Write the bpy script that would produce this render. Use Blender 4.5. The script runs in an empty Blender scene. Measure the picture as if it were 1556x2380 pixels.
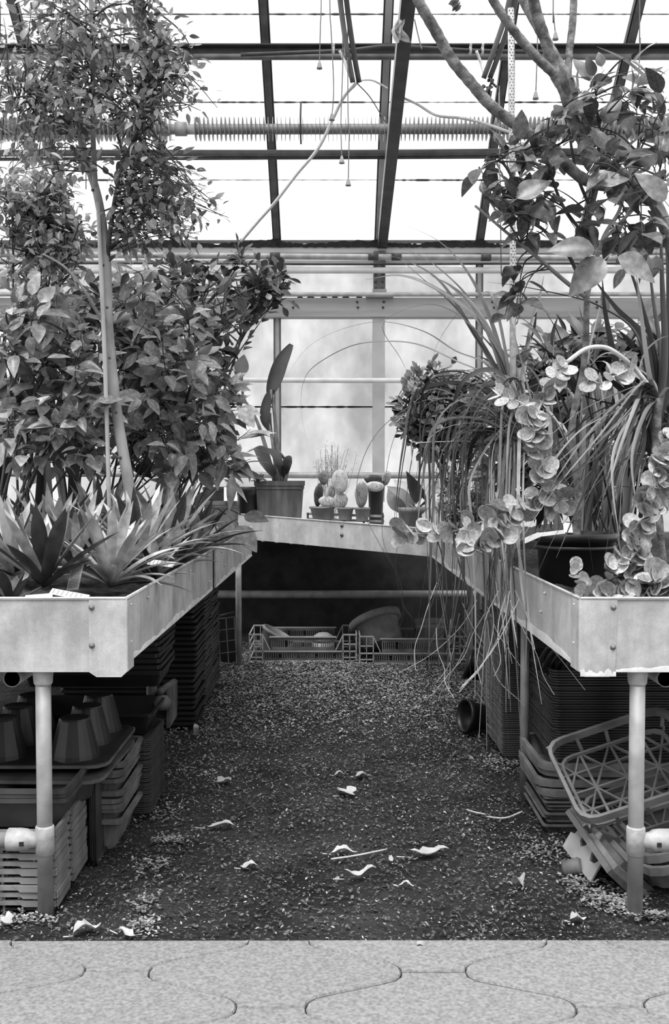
import bpy, math, random
import numpy as np
from mathutils import Vector, Matrix
random.seed(11)
SC = bpy.context.scene
COL = SC.collection

# ------------------------------------------------------------------ camera
F, CX, CY, CAMZ = 2400.0, 778.0, 1190.0, 1.148
PITCH = math.atan(93.0 / F)
cam_d = bpy.data.cameras.new('camera')
cam_d.sensor_fit = 'HORIZONTAL'
cam_d.sensor_width = 36.0
cam_d.lens = 36.0 * F / 1556.0
cam_d.clip_start = 0.05
cam = bpy.data.objects.new('camera', cam_d)
cam.location = (0, 0, CAMZ)
cam.rotation_euler = (math.pi / 2 - PITCH, 0, 0)
COL.objects.link(cam)
SC.camera = cam

# ------------------------------------------------------------------ sky and exposure
world = bpy.data.worlds.new('overcast_sky')
SC.world = world
world.use_nodes = True
bg = world.node_tree.nodes['Background']
bg.inputs['Color'].default_value = (1, 1, 1, 1)
bg.inputs['Strength'].default_value = 1.3
sun_d = bpy.data.lights.new('sun', 'SUN')
sun_d.energy = 3.4
sun_d.angle = math.radians(35)
sun = bpy.data.objects.new('sun', sun_d)
sun.rotation_euler = (math.radians(24), math.radians(-8), 0)
COL.objects.link(sun)
SC.view_settings.view_transform = 'Standard'
SC.view_settings.look = 'None'
SC.view_settings.exposure = 0.25
SC.view_settings.gamma = 1.0
SC.view_settings.use_curve_mapping = False
SC.cycles.max_bounces = 8
SC.cycles.transparent_max_bounces = 16

# ------------------------------------------------------------------ picture measurements to places
cp, sp = math.cos(PITCH), math.sin(PITCH)
def ray(x, y):
    a, b = (x - CX) / F, -(y - CY) / F
    return Vector((a, cp + b * sp, -sp + b * cp))
def P(x, y, Y):
    d = ray(x, y)
    t = Y / d.y
    return Vector((d.x * t, Y, CAMZ + d.z * t))
def Q(x, y, z):
    d = ray(x, y)
    t = (z - CAMZ) / d.z
    return Vector((d.x * t, d.y * t, z))
def R(a, b):
    return random.uniform(a, b)

# ------------------------------------------------------------------ materials (all neutral: the photograph is black and white)
M = {}
def mat(name, lo, hi=None, rough=0.6, metal=0.0, scale=8.0, bump=0.0, rand=0.0, trans=0.0, island=False, detail=5.0, contrast=(0.35, 0.65), coords='Object', spec=0.5, stretch=(1, 1, 1), bscale=None):
    hi = lo if hi is None else hi
    m = bpy.data.materials.new(name)
    m.use_nodes = True
    nt = m.node_tree
    N, L = nt.nodes, nt.links
    b = N['Principled BSDF']
    b.inputs['Roughness'].default_value = rough
    b.inputs['Metallic'].default_value = metal
    b.inputs['Specular IOR Level'].default_value = spec
    tc = N.new('ShaderNodeTexCoord')
    mp = N.new('ShaderNodeMapping')
    mp.inputs['Scale'].default_value = stretch
    L.new(tc.outputs[coords], mp.inputs['Vector'])
    no = N.new('ShaderNodeTexNoise')
    no.inputs['Scale'].default_value = scale
    no.inputs['Detail'].default_value = detail
    L.new(mp.outputs['Vector'], no.inputs['Vector'])
    cr = N.new('ShaderNodeValToRGB')
    cr.color_ramp.elements[0].position = contrast[0]
    cr.color_ramp.elements[1].position = contrast[1]
    cr.color_ramp.elements[0].color = (lo, lo, lo, 1)
    cr.color_ramp.elements[1].color = (hi, hi, hi, 1)
    L.new(no.outputs['Fac'], cr.inputs['Fac'])
    col = cr.outputs['Color']
    if rand > 0:
        if island:
            g = N.new('ShaderNodeNewGeometry'); src = g.outputs['Random Per Island']
        else:
            g = N.new('ShaderNodeObjectInfo'); src = g.outputs['Random']
        mr = N.new('ShaderNodeMapRange')
        mr.inputs['To Min'].default_value = 1 - rand
        mr.inputs['To Max'].default_value = 1 + rand
        L.new(src, mr.inputs['Value'])
        mx = N.new('ShaderNodeVectorMath'); mx.operation = 'SCALE'
        L.new(col, mx.inputs[0]); L.new(mr.outputs['Result'], mx.inputs['Scale'])
        col = mx.outputs['Vector']
    L.new(col, b.inputs['Base Color'])
    if bump > 0:
        bp = N.new('ShaderNodeBump')
        bp.inputs['Strength'].default_value = bump
        bp.inputs['Distance'].default_value = 0.02
        src = no
        if bscale:
            src = N.new('ShaderNodeTexNoise'); src.inputs['Scale'].default_value = bscale; src.inputs['Detail'].default_value = 6
            L.new(mp.outputs['Vector'], src.inputs['Vector'])
        L.new(src.outputs['Fac'], bp.inputs['Height'])
        L.new(bp.outputs['Normal'], b.inputs['Normal'])
    if trans > 0:
        out = N['Material Output']
        tr = N.new('ShaderNodeBsdfTranslucent')
        L.new(col, tr.inputs['Color'])
        ms = N.new('ShaderNodeMixShader')
        ms.inputs['Fac'].default_value = trans
        L.new(b.outputs['BSDF'], ms.inputs[1]); L.new(tr.outputs['BSDF'], ms.inputs[2])
        L.new(ms.outputs['Shader'], out.inputs['Surface'])
    M[name] = m
    return m

def glass(name, lo, hi, haze, scale=3.0, stretch=(1, 1, .35), contrast=(0.3, 0.7)):
    """thin weathered pane: light passes straight through, tinted by dirt, with a little milky scatter"""
    m = bpy.data.materials.new(name); m.use_nodes = True
    nt = m.node_tree; N, L = nt.nodes, nt.links
    for n in list(N):
        if n.type == 'BSDF_PRINCIPLED': N.remove(n)
    tc = N.new('ShaderNodeTexCoord'); mp = N.new('ShaderNodeMapping')
    mp.inputs['Scale'].default_value = stretch
    L.new(tc.outputs['Object'], mp.inputs['Vector'])
    no = N.new('ShaderNodeTexNoise'); no.inputs['Scale'].default_value = scale; no.inputs['Detail'].default_value = 7
    no.inputs['Roughness'].default_value = .62
    L.new(mp.outputs['Vector'], no.inputs['Vector'])
    cr = N.new('ShaderNodeValToRGB')
    cr.color_ramp.elements[0].position = contrast[0]; cr.color_ramp.elements[1].position = contrast[1]
    cr.color_ramp.elements[0].color = (lo, lo, lo, 1); cr.color_ramp.elements[1].color = (hi, hi, hi, 1)
    L.new(no.outputs['Fac'], cr.inputs['Fac'])
    t = N.new('ShaderNodeBsdfTransparent'); d = N.new('ShaderNodeBsdfTranslucent')
    L.new(cr.outputs['Color'], t.inputs['Color']); L.new(cr.outputs['Color'], d.inputs['Color'])
    ms = N.new('ShaderNodeMixShader'); ms.inputs['Fac'].default_value = haze
    L.new(t.outputs[0], ms.inputs[1]); L.new(d.outputs[0], ms.inputs[2])
    gl = N.new('ShaderNodeBsdfGlossy'); gl.inputs['Roughness'].default_value = .12
    gl.inputs['Color'].default_value = (.9, .9, .9, 1)
    m2 = N.new('ShaderNodeMixShader'); m2.inputs['Fac'].default_value = .03
    L.new(ms.outputs[0], m2.inputs[1]); L.new(gl.outputs[0], m2.inputs[2])
    L.new(m2.outputs[0], N['Material Output'].inputs['Surface'])
    M[name] = m
    return m

glass('roof_glass', .80, .95, .12, scale=7, contrast=(.25, .45))
glass('wall_glass', .55, .80, .30, scale=2.2, stretch=(1, 1, .6), contrast=(.3, .62))
mat('lime', .52, .68, rough=.95, scale=24, detail=8)
mat('pipe', .24, .36, rough=.55, metal=.2, scale=14, detail=8, rand=.08, bump=.05)
mat('pale_pipe', .5, .62, rough=.5, scale=10)
mat('fitting', .34, .46, rough=.7, metal=.1, scale=40, detail=8, bump=.15)
mat('rivet', .13, .2, rough=.6, metal=.3)
mat('seam', .012)
mat('dark_steel', .02, .045, rough=.55, scale=12)
mat('mid_steel', .06, .11, rough=.5, scale=12)
mat('bar_grey', .045, .10, rough=.6, scale=6)
mat('bar_light', .25, .35, rough=.6, scale=6)
mat('fin_metal', .30, .42, rough=.5, metal=.2, scale=12)
mat('moss', .006, .02, rough=1.0, scale=60)
mat('beam_wood', .26, .36, rough=.8, scale=5, stretch=(.25, 1, 3), detail=8)
mat('post_pale', .34, .42, rough=.8, scale=7, detail=8)
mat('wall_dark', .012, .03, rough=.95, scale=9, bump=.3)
mat('shade_wall_grey', .07, .12, rough=.95, scale=6)
mat('rope', .42, .5, rough=.9, scale=50)
mat('cord', .10, .16, rough=.8)
mat('pale_tube', .34, .46, rough=.7, scale=60, contrast=(.45, .55))
mat('soil', .012, .05, rough=1.0, scale=40, bump=.8, detail=8)
mat('flake_dark', .03, .10, rough=.95, rand=.7, island=True)
mat('flake_light', .17, .36, rough=.9, rand=.5, island=True)
mat('dry_leaf', .34, .55, rough=.9, scale=14, rand=.2, trans=.15)
mat('weed', .22, .42, rough=.8, rand=.4, island=True, trans=.2)
mat('paver', .15, .29, rough=.95, scale=120, detail=12, bump=.3, rand=.06, contrast=(.3, .66), bscale=220)
mat('mortar', .04, .11, rough=1.0, scale=60, bump=.4)
mat('black_plastic', .006, .016, rough=.42, scale=9, detail=7)
mat('grey_plastic', .02, .06, rough=.5, scale=9, detail=8, rand=.15)
mat('dusty_plastic', .06, .17, rough=.7, scale=9, detail=8, rand=.15)
mat('crate_grey', .12, .24, rough=.6, scale=12, detail=8, rand=.1)
mat('pale_plastic', .30, .42, rough=.6, scale=10, detail=8)
mat('terracotta', .16, .24, rough=.9, scale=16, detail=8, bump=.1)
mat('pot_rust', .05, .12, rough=.8, scale=6, stretch=(3, 3, .6), detail=8)
mat('white_card', .72, .82, rough=.6, scale=30)
mat('ink', .02)
mat('bark_smooth', .16, .30, rough=.85, scale=16, detail=8, stretch=(1, 1, .5), bump=.2)
mat('bark_scar', .07, .22, rough=.9, scale=28, detail=6, contrast=(.38, .6), bump=.7)
mat('bark_dark', .03, .07, rough=.9, scale=20, bump=.3)
mat('stem_green', .09, .16, rough=.7, scale=20)
mat('stem_pale', .40, .55, rough=.7, scale=30)
mat('cane', .30, .42, rough=.75, scale=20, stretch=(1, 1, .3))
# leaves
mat('leaf_tree', .15, .34, rough=.4, rand=.65, trans=.28, scale=10)
mat('leaf_tree_mass', .15, .34, rough=.4, rand=.6, island=True, trans=.28, scale=10)
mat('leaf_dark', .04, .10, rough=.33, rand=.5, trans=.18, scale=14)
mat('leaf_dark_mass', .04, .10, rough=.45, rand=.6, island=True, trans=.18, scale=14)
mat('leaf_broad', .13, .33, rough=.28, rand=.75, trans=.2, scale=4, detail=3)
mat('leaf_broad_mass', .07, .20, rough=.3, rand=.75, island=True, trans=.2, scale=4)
mat('leaf_brom', .04, .08, rough=.32, rand=.35, trans=.10, scale=5, stretch=(6, .6, 6))
mat('leaf_brom_pale', .26, .54, rough=.28, rand=.25, trans=.15, scale=5, stretch=(6, .6, 6))
mat('leaf_shrub', .09, .22, rough=.3, rand=.7, trans=.2, scale=5, detail=3)
mat('leaf_shrub_mass', .08, .2, rough=.35, rand=.6, island=True, trans=.2, scale=16)
mat('leaf_jade', .07, .19, rough=.25, rand=.7, scale=5)
mat('leaf_jade_mass', .07, .17, rough=.35, rand=.5, island=True, scale=10)
mat('leaf_round', .22, .50, rough=.5, rand=.42, trans=.12, scale=5, detail=7, contrast=(.3, .62))
mat('strap', .055, .12, rough=.4, rand=.4, trans=.15, scale=6)
mat('strap_pale', .20, .33, rough=.45, rand=.35, trans=.15, scale=6)
mat('strap_dark', .02, .05, rough=.38, rand=.4, trans=.08, scale=6)
mat('cactus', .30, .42, rough=.7, rand=.25, scale=40)
mat('wisp', .14, .24, rough=.8, rand=.4, island=True, trans=.2)
def floor_material():
    m = bpy.data.materials.new('litter_ground'); m.use_nodes = True
    nt = m.node_tree; N, L = nt.nodes, nt.links
    b = N['Principled BSDF']; b.inputs['Roughness'].default_value = .95
    b.inputs['Specular IOR Level'].default_value = .2
    tc = N.new('ShaderNodeTexCoord')
    def noise(s, d, lo, hi, p0, p1):
        n = N.new('ShaderNodeTexNoise'); n.inputs['Scale'].default_value = s; n.inputs['Detail'].default_value = d
        n.inputs['Roughness'].default_value = .7
        L.new(tc.outputs['Object'], n.inputs['Vector'])
        c = N.new('ShaderNodeValToRGB')
        c.color_ramp.elements[0].position = p0; c.color_ramp.elements[1].position = p1
        c.color_ramp.elements[0].color = (lo, lo, lo, 1); c.color_ramp.elements[1].color = (hi, hi, hi, 1)
        L.new(n.outputs['Fac'], c.inputs['Fac'])
        return n, c.outputs['Color']
    n1, base = noise(3.0, 6, .012, .055, .35, .7)
    n2, grit = noise(75.0, 4, 0, .30, .58, .74)
    ad = N.new('ShaderNodeVectorMath'); ad.operation = 'ADD'
    L.new(base, ad.inputs[0]); L.new(grit, ad.inputs[1])
    L.new(ad.outputs['Vector'], b.inputs['Base Color'])
    bp = N.new('ShaderNodeBump'); bp.inputs['Strength'].default_value = 1.0; bp.inputs['Distance'].default_value = .02
    L.new(n2.outputs['Fac'], bp.inputs['Height']); L.new(bp.outputs['Normal'], b.inputs['Normal'])
    M['litter_ground'] = m
floor_material()
def zinc(name, lo, hi, k):
    """weathered galvanised sheet: cloudy bloom, faint run streaks and fine grain"""
    m = bpy.data.materials.new(name); m.use_nodes = True
    nt = m.node_tree; N, L = nt.nodes, nt.links
    b = N['Principled BSDF']; b.inputs['Roughness'].default_value = .55; b.inputs['Metallic'].default_value = .12
    tc = N.new('ShaderNodeTexCoord')
    def layer(scale, stretch, p0, p1, v0, v1, rough=.6):
        mp = N.new('ShaderNodeMapping'); mp.inputs['Scale'].default_value = stretch
        L.new(tc.outputs['Object'], mp.inputs['Vector'])
        n = N.new('ShaderNodeTexNoise'); n.inputs['Scale'].default_value = scale; n.inputs['Detail'].default_value = 10; n.inputs['Roughness'].default_value = rough
        L.new(mp.outputs['Vector'], n.inputs['Vector'])
        r = N.new('ShaderNodeMapRange'); r.inputs['From Min'].default_value = p0; r.inputs['From Max'].default_value = p1
        r.inputs['To Min'].default_value = v0; r.inputs['To Max'].default_value = v1
        L.new(n.outputs['Fac'], r.inputs['Value'])
        return r.outputs['Result']
    a_ = layer(k, (1, 1, 1), .36, .64, lo, hi, .68)
    s_ = layer(22, (1, 1, .10), .35, .65, .86, 1.08)
    g_ = layer(260, (1, 1, 1), .3, .7, .80, 1.16, .8)
    m1 = N.new('ShaderNodeMath'); m1.operation = 'MULTIPLY'; L.new(a_, m1.inputs[0]); L.new(s_, m1.inputs[1])
    m2 = N.new('ShaderNodeMath'); m2.operation = 'MULTIPLY'; L.new(m1.outputs[0], m2.inputs[0]); L.new(g_, m2.inputs[1])
    c = N.new('ShaderNodeCombineColor')
    for q in range(3): L.new(m2.outputs[0], c.inputs[q])
    L.new(c.outputs['Color'], b.inputs['Base Color'])
    M[name] = m
zinc('zinc', .36, .62, 6)
zinc('zinc_plate', .40, .60, 11)

# ------------------------------------------------------------------ mesh helpers
class MB:
    def __init__(s):
        s.v = []; s.f = []
    def add(s, verts, faces):
        o = len(s.v)
        s.v.extend([tuple(p) for p in verts])
        s.f.extend([tuple(i + o for i in f) for f in faces])
        return s
    def box(s, c, size, mtx=None):
        hx, hy, hz = size[0] / 2, size[1] / 2, size[2] / 2
        vs = [Vector((x, y, z)) for x in (-hx, hx) for y in (-hy, hy) for z in (-hz, hz)]
        if mtx is not None: vs = [mtx @ v for v in vs]
        vs = [v + Vector(c) for v in vs]
        return s.add(vs, [(0, 1, 3, 2), (4, 6, 7, 5), (0, 4, 5, 1), (2, 3, 7, 6), (0, 2, 6, 4), (1, 5, 7, 3)])
    def bar(s, a, b, w, h, up=(0, 0, 1)):
        """box beam from a to b, w across, h along up"""
        a, b = Vector(a), Vector(b)
        t = (b - a).normalized(); sd = t.cross(Vector(up))
        if sd.length < 1e-5: sd = t.cross(Vector((1, 0, 0)))
        sd.normalize(); u = sd.cross(t)
        vs = []
        for p in (a, b):
            for i, j in ((-1, -1), (1, -1), (1, 1), (-1, 1)):
                vs.append(p + sd * (i * w / 2) + u * (j * h / 2))
        return s.add(vs, [(3, 2, 1, 0), (4, 5, 6, 7), (0, 1, 5, 4), (1, 2, 6, 5), (2, 3, 7, 6), (3, 0, 4, 7)])
    def tube(s, pts, r, n=8, cap=True):
        pts = [Vector(p) for p in pts]
        k = len(pts)
        rs = r if isinstance(r, (list, tuple)) else [r] * k
        t0 = (pts[1] - pts[0]).normalized()
        u = t0.orthogonal().normalized()
        vs = []
        for i in range(k):
            t = (pts[min(i + 1, k - 1)] - pts[max(i - 1, 0)])
            t = t.normalized() if t.length > 1e-9 else t0
            u = (u - t * u.dot(t))
            u = u.normalized() if u.length > 1e-6 else t.orthogonal().normalized()
            w = t.cross(u)
            for j in range(n):
                a = 2 * math.pi * j / n
                vs.append(pts[i] + (u * math.cos(a) + w * math.sin(a)) * rs[i])
        fs = []
        for i in range(k - 1):
            for j in range(n):
                j2 = (j + 1) % n
                fs.append((i * n + j, i * n + j2, (i + 1) * n + j2, (i + 1) * n + j))
        if cap:
            fs.append(tuple(range(n - 1, -1, -1)))
            fs.append(tuple((k - 1) * n + j for j in range(n)))
        return s.add(vs, fs)
    def lathe(s, prof, n=24, c=(0, 0, 0), mtx=None):
        vs = []
        for r, z in prof:
            for j in range(n):
                a = 2 * math.pi * j / n
                v = Vector((r * math.cos(a), r * math.sin(a), z))
                if mtx is not None: v = mtx @ v
                vs.append(v + Vector(c))
        fs = []
        for i in range(len(prof) - 1):
            for j in range(n):
                j2 = (j + 1) % n
                fs.append((i * n + j, i * n + j2, (i + 1) * n + j2, (i + 1) * n + j))
        if prof[0][0] > 1e-4: fs.append(tuple(range(n - 1, -1, -1)))
        if prof[-1][0] > 1e-4: fs.append(tuple((len(prof) - 1) * n + j for j in range(n)))
        return s.add(vs, fs)
    def loft(s, loops, cap=True):
        n = len(loops[0]); vs = [p for l in loops for p in l]; fs = []
        for i in range(len(loops) - 1):
            for j in range(n):
                j2 = (j + 1) % n
                fs.append((i * n + j, i * n + j2, (i + 1) * n + j2, (i + 1) * n + j))
        if cap:
            fs.append(tuple(range(n - 1, -1, -1)))
            fs.append(tuple((len(loops) - 1) * n + j for j in range(n)))
        return s.add(vs, fs)
    def prism(s, poly, z0, z1):
        return s.loft([[(x, y, z0) for x, y in poly], [(x, y, z1) for x, y in poly]])
    def ribbon(s, pts, w, fold=.18, twist=0.0, side=None):
        """strap leaf along pts: three verts across, w a list of full widths"""
        pts = [Vector(p) for p in pts]; k = len(pts); vs = []
        sd0 = side
        for i in range(k):
            t = (pts[min(i + 1, k - 1)] - pts[max(i - 1, 0)]).normalized()
            if sd0 is None:
                sd0 = t.cross(Vector((0, 0, 1)))
                if sd0.length < .05: sd0 = t.cross(Vector((0, 1, 0)))
                sd0.normalize()
            sd = sd0 - t * sd0.dot(t)
            sd = sd.normalized() if sd.length > 1e-5 else t.orthogonal().normalized()
            sd0 = sd
            if twist:
                sd = Matrix.Rotation(twist * i / (k - 1), 3, t) @ sd
            nn = sd.cross(t)
            h = w[i] / 2
            vs += [pts[i] - sd * h, pts[i] - nn * (fold * h), pts[i] + sd * h]
        fs = []
        for i in range(k - 1):
            a = i * 3
            fs += [(a, a + 1, a + 4, a + 3), (a + 1, a + 2, a + 5, a + 4)]
        return s.add(vs, fs)
    def mesh(s, name, smooth=True, material=None):
        me = bpy.data.meshes.new(name)
        me.from_pydata(s.v, [], s.f)
        if smooth:
            me.polygons.foreach_set('use_smooth', [True] * len(me.polygons))
        if material: me.materials.append(M[material])
        me.update()
        return me
def obj(name, mb, material=None, parent=None, smooth=False, loc=None):
    """one mesh object; vertices are in world space and are moved to be local to the parent"""
    me = mb if isinstance(mb, bpy.types.Mesh) else mb.mesh(name, smooth, material)
    o = bpy.data.objects.new(name, me)
    COL.objects.link(o)
    if parent is not None:
        o.parent = parent
        if not isinstance(mb, bpy.types.Mesh):
            o.location = -wloc(parent)
    if loc is not None: o.location = loc
    return o
def wloc(o):
    v = o.location.copy()
    while o.parent is not None:
        o = o.parent; v = v + o.location
    return v
def tag(o, label, cat, group=None):
    o['label'] = label; o['category'] = cat
    if group: o['group'] = group
    return o
def struct(o, label=None):
    o['kind'] = 'structure'
    if label: o['label'] = label
    return o
def thing(name, label, cat, loc=(0, 0, 0), group=None):
    o = bpy.data.objects.new(name, None)
    o.empty_display_size = .05
    COL.objects.link(o); o.location = loc
    return tag(o, label, cat, group)
def cat(pts, n=8):
    """smooth curve through the points"""
    pts = [Vector(p) for p in pts]
    if len(pts) < 3:
        return [pts[0].lerp(pts[-1], i / n) for i in range(n + 1)]
    q = [pts[0] * 2 - pts[1]] + pts + [pts[-1] * 2 - pts[-2]]
    out = []
    for i in range(1, len(q) - 2):
        a, b, c, d = q[i - 1], q[i], q[i + 1], q[i + 2]
        for k in range(n):
            t = k / n
            out.append(.5 * ((2 * b) + (c - a) * t + (2 * a - 5 * b + 4 * c - d) * t * t + (3 * b - a - 3 * c + d) * t ** 3))
    out.append(pts[-1])
    return out
def taper(k, r0, r1, p=1.0):
    return [r0 + (r1 - r0) * (i / (k - 1)) ** p for i in range(k)]
def inpoly(x, y, poly):
    c = False; j = len(poly) - 1
    for i in range(len(poly)):
        xi, yi = poly[i]; xj, yj = poly[j]
        if (yi > y) != (yj > y) and x < (xj - xi) * (y - yi) / (yj - yi) + xi: c = not c
        j = i
    return c
def samp(poly):
    xs = [p[0] for p in poly]; ys = [p[1] for p in poly]
    while True:
        x, y = R(min(xs), max(xs)), R(min(ys), max(ys))
        if inpoly(x, y, poly): return x, y

# ------------------------------------------------------------------ setting: ground, paving
YW = 7.6                                  # plane of the glazed end wall
def grid(x0, x1, y0, y1, nx, ny, amp, z=0.0, keep=None):
    mb = MB(); vs = []
    for j in range(ny + 1):
        for i in range(nx + 1):
            vs.append((x0 + (x1 - x0) * i / nx, y0 + (y1 - y0) * j / ny, z + R(-amp, amp)))
    fs = [(j * (nx + 1) + i, j * (nx + 1) + i + 1, (j + 1) * (nx + 1) + i + 1, (j + 1) * (nx + 1) + i) for j in range(ny) for i in range(nx)]
    return mb.add(vs, fs)
KERB = 2.452
struct(obj('floor', grid(-4.5, 4.5, KERB - .02, YW + .1, 150, 90, .006), 'litter_ground', smooth=True), 'dark earth floor strewn with leaf litter')
base = MB().box((0, (KERB - 6) / 2, -.03), (9, KERB + 6, .06))
pave = struct(obj('trim_1', base, 'mortar'), 'paved path of interlocking concrete slabs')
half = [(0, 0), (.005, .022), (.020, .040), (.048, .054), (.1075, .0785)]
edge = half + [(.215 - x, .157 - y) for x, y in reversed(half[:-1])]
def hexpts(top=True, bottom=True):
    V = -.2865
    ul = [(V + x, y) for x, y in edge]                     # left corner up to the top flat
    ur = [(-x, y) for x, y in reversed(ul)]
    ll = [(x, -y) for x, y in reversed(ul)][:-1]
    lr = [(-x, -y) for x, y in ul][1:]
    pts = []
    if top: pts += ul + ur
    else: pts += [ul[0], ur[-1]]
    if bottom: pts += lr + ll
    return pts
def paver_mesh(pts, name):
    cx = sum(p[0] for p in pts) / len(pts); cy = sum(p[1] for p in pts) / len(pts)
    def ins(d):
        out = []
        n = len(pts)
        for i, (x, y) in enumerate(pts):
            a, b = pts[i - 1], pts[(i + 1) % n]
            tx, ty = b[0] - a[0], b[1] - a[1]
            l = math.hypot(tx, ty) or 1
            nx, ny = ty / l, -tx / l                       # inward for clockwise order
            if (cx - x) * nx + (cy - y) * ny < 0: nx, ny = -nx, -ny
            out.append((x + nx * d, y + ny * d))
        return out
    l0, l1, l2 = ins(.0022), ins(.0022), ins(.005)
    mb = MB().loft([[(x, y, -.02) for x, y in reversed(l0)], [(x, y, .017) for x, y in reversed(l1)], [(x, y, .021) for x, y in reversed(l2)]])
    return mb.mesh(name, False, 'paver')
full_me = paver_mesh(hexpts(), 'paver')
half_me = paver_mesh(hexpts(top=False), 'paver_half')
cxp = P(640, 2300, 1).x * 2.29
for r in range(0, 12):
    y = KERB - .157 * r
    off = 0 if r % 2 else .358
    for i in range(-4, 5):
        o = bpy.data.objects.new('paver', half_me if r == 0 else full_me)
        o.parent = pave; COL.objects.link(o)
        o.location = (cxp + off + i * .716, y - .004, R(-.0012, .0012))
        o.rotation_euler = (R(-.003, .003), R(-.003, .003), 0)

struct(obj('shade_wall', MB().box((0, -2.4, 1.3), (9, .2, 2.6)), 'shade_wall_grey'), 'unseen plain wall added behind the path to block low light')  # added behind the camera, keeps low light from reaching under the benches
# ------------------------------------------------------------------ setting: glazed end wall and roof slope
SL = .77
EAVE = 2.80
def roofz(y): return EAVE + SL * (YW - y)
bars_x = [-.418 + .737 * k for k in range(-5, 6)]
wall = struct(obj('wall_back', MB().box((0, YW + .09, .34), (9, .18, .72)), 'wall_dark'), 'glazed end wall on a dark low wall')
wall.location = (0, 0, 0)
for (x0, x1) in zip(bars_x[:-1], bars_x[1:]):
    for z0, z1, dy in ((.70, 1.632, .004), (1.622, 2.27, .012), (2.41, EAVE, .008)):
        obj('pane', MB().box(((x0 + x1) / 2, YW + .02 + dy, (z0 + z1) / 2), (x1 - x0 - .03, .004, z1 - z0)), 'wall_glass', wall)
    mo = MB(); n = 26
    vs = []
    for i in range(n + 1):
        x = x0 + .02 + (x1 - x0 - .04) * i / n
        h = R(.004, .010)
        vs += [(x, YW + .012, 1.627 - h), (x, YW + .008, 1.627 + h * .7)]
    mo.add(vs, [(2 * i, 2 * i + 2, 2 * i + 3, 2 * i + 1) for i in range(n)])
    obj('moss_line', mo, 'moss', wall)
for x in bars_x:
    if abs(x - .319) < .01: continue
    for z0, z1 in ((.70, 2.27), (2.41, EAVE)):
        b = obj('mullion', MB().box((x, YW, (z0 + z1) / 2), (.042, .05, z1 - z0)), 'bar_light' if z0 < 1 else 'bar_light', wall)
        obj('putty_edge', MB().box((x - .021, YW - .022, (z0 + z1) / 2), (.012, .014, z1 - z0)).box((x + .021, YW - .022, (z0 + z1) / 2), (.012, .014, z1 - z0)), 'bar_grey', b)
# sill beam with a moulded lower edge and bolts
sb = obj('sill_beam', MB().box((0, YW - .03, 2.355), (8.6, .12, .10)), 'beam_wood', wall)
obj('moulding', MB().box((0, YW - .045, 2.285), (8.6, .13, .036)), 'beam_wood', sb)
for x in (-.3, .17, .36, 1.15, -1.2, 1.9):
    for z in (2.335, 2.375):
        obj('bolt', MB().lathe([(.009, 0), (.009, .006), (.004, .010)], 8, (x + R(-.01, .01), YW - .09, z), Matrix.Rotation(math.pi / 2, 3, 'X')), 'dark_steel', sb)
for k in range(7):
    mb = MB(); x = -.25 + k * .085 + R(-.01, .01)
    mb.lathe([(.0, -.006), (.02, -.002), (.028, .003), (.012, .010), (0, .012)], 9, (x, YW - .075, 2.408), Matrix.Diagonal((R(.8, 1.3), .6, 1)))
    obj('moss_clump', mb, 'moss', sb)
# main post and its brackets
px = P(880, 900, YW).x
post = obj('post', MB().box((px, YW - .05, 1.6), (.088, .06, 1.34)), 'post_pale', wall)
up = obj('upper_post', MB().box((px + .003, YW - .06, 2.575), (.085, .07, .33)), 'mid_steel', wall)
obj('bracket', MB().box((px + .003, YW - .10, 2.412), (.20, .03, .012)).box((px + .003, YW - .10, 2.44), (.10, .02, .05)), 'bar_light', up)
for z in (2.47, 2.52, 2.58, 2.63, 2.70):
    for s in (-.025, .025):
        obj('bolt', MB().lathe([(.010, 0), (.010, .006), (.005, .010)], 8, (px + s, YW - .096, z), Matrix.Rotation(math.pi / 2, 3, 'X')), 'dark_steel', up)
# eave plate with black moss along the gutter
ev = obj('eave_plate', MB().box((0, YW - .02, EAVE - .045), (8.6, .10, .05)).box((0, YW - .03, EAVE - .13), (8.6, .05, .02)), 'beam_wood', wall)
mo = MB(); n = 420; vs = []
for i in range(n + 1):
    x = -4.2 + 8.4 * i / n
    nearb = min(abs(x - b) for b in bars_x)
    h = .018 + R(0, .014) + (.025 * max(0, 1 - nearb / .06)) + .012 * math.sin(x * 9)
    vs += [(x, YW - .075, EAVE - .028 - R(0, .006)), (x, YW - .08, EAVE - .02 + h), (x, YW - .03, EAVE - .02 + h * 1.05), (x, YW - .02, EAVE - .03)]
mo.add(vs, [(4 * i + a, 4 * i + 4 + a, 4 * i + 5 + a, 4 * i + 1 + a) for i in range(n) for a in range(3)])
o = obj('moss', mo, 'moss', wall); o['kind'] = 'stuff'

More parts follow.
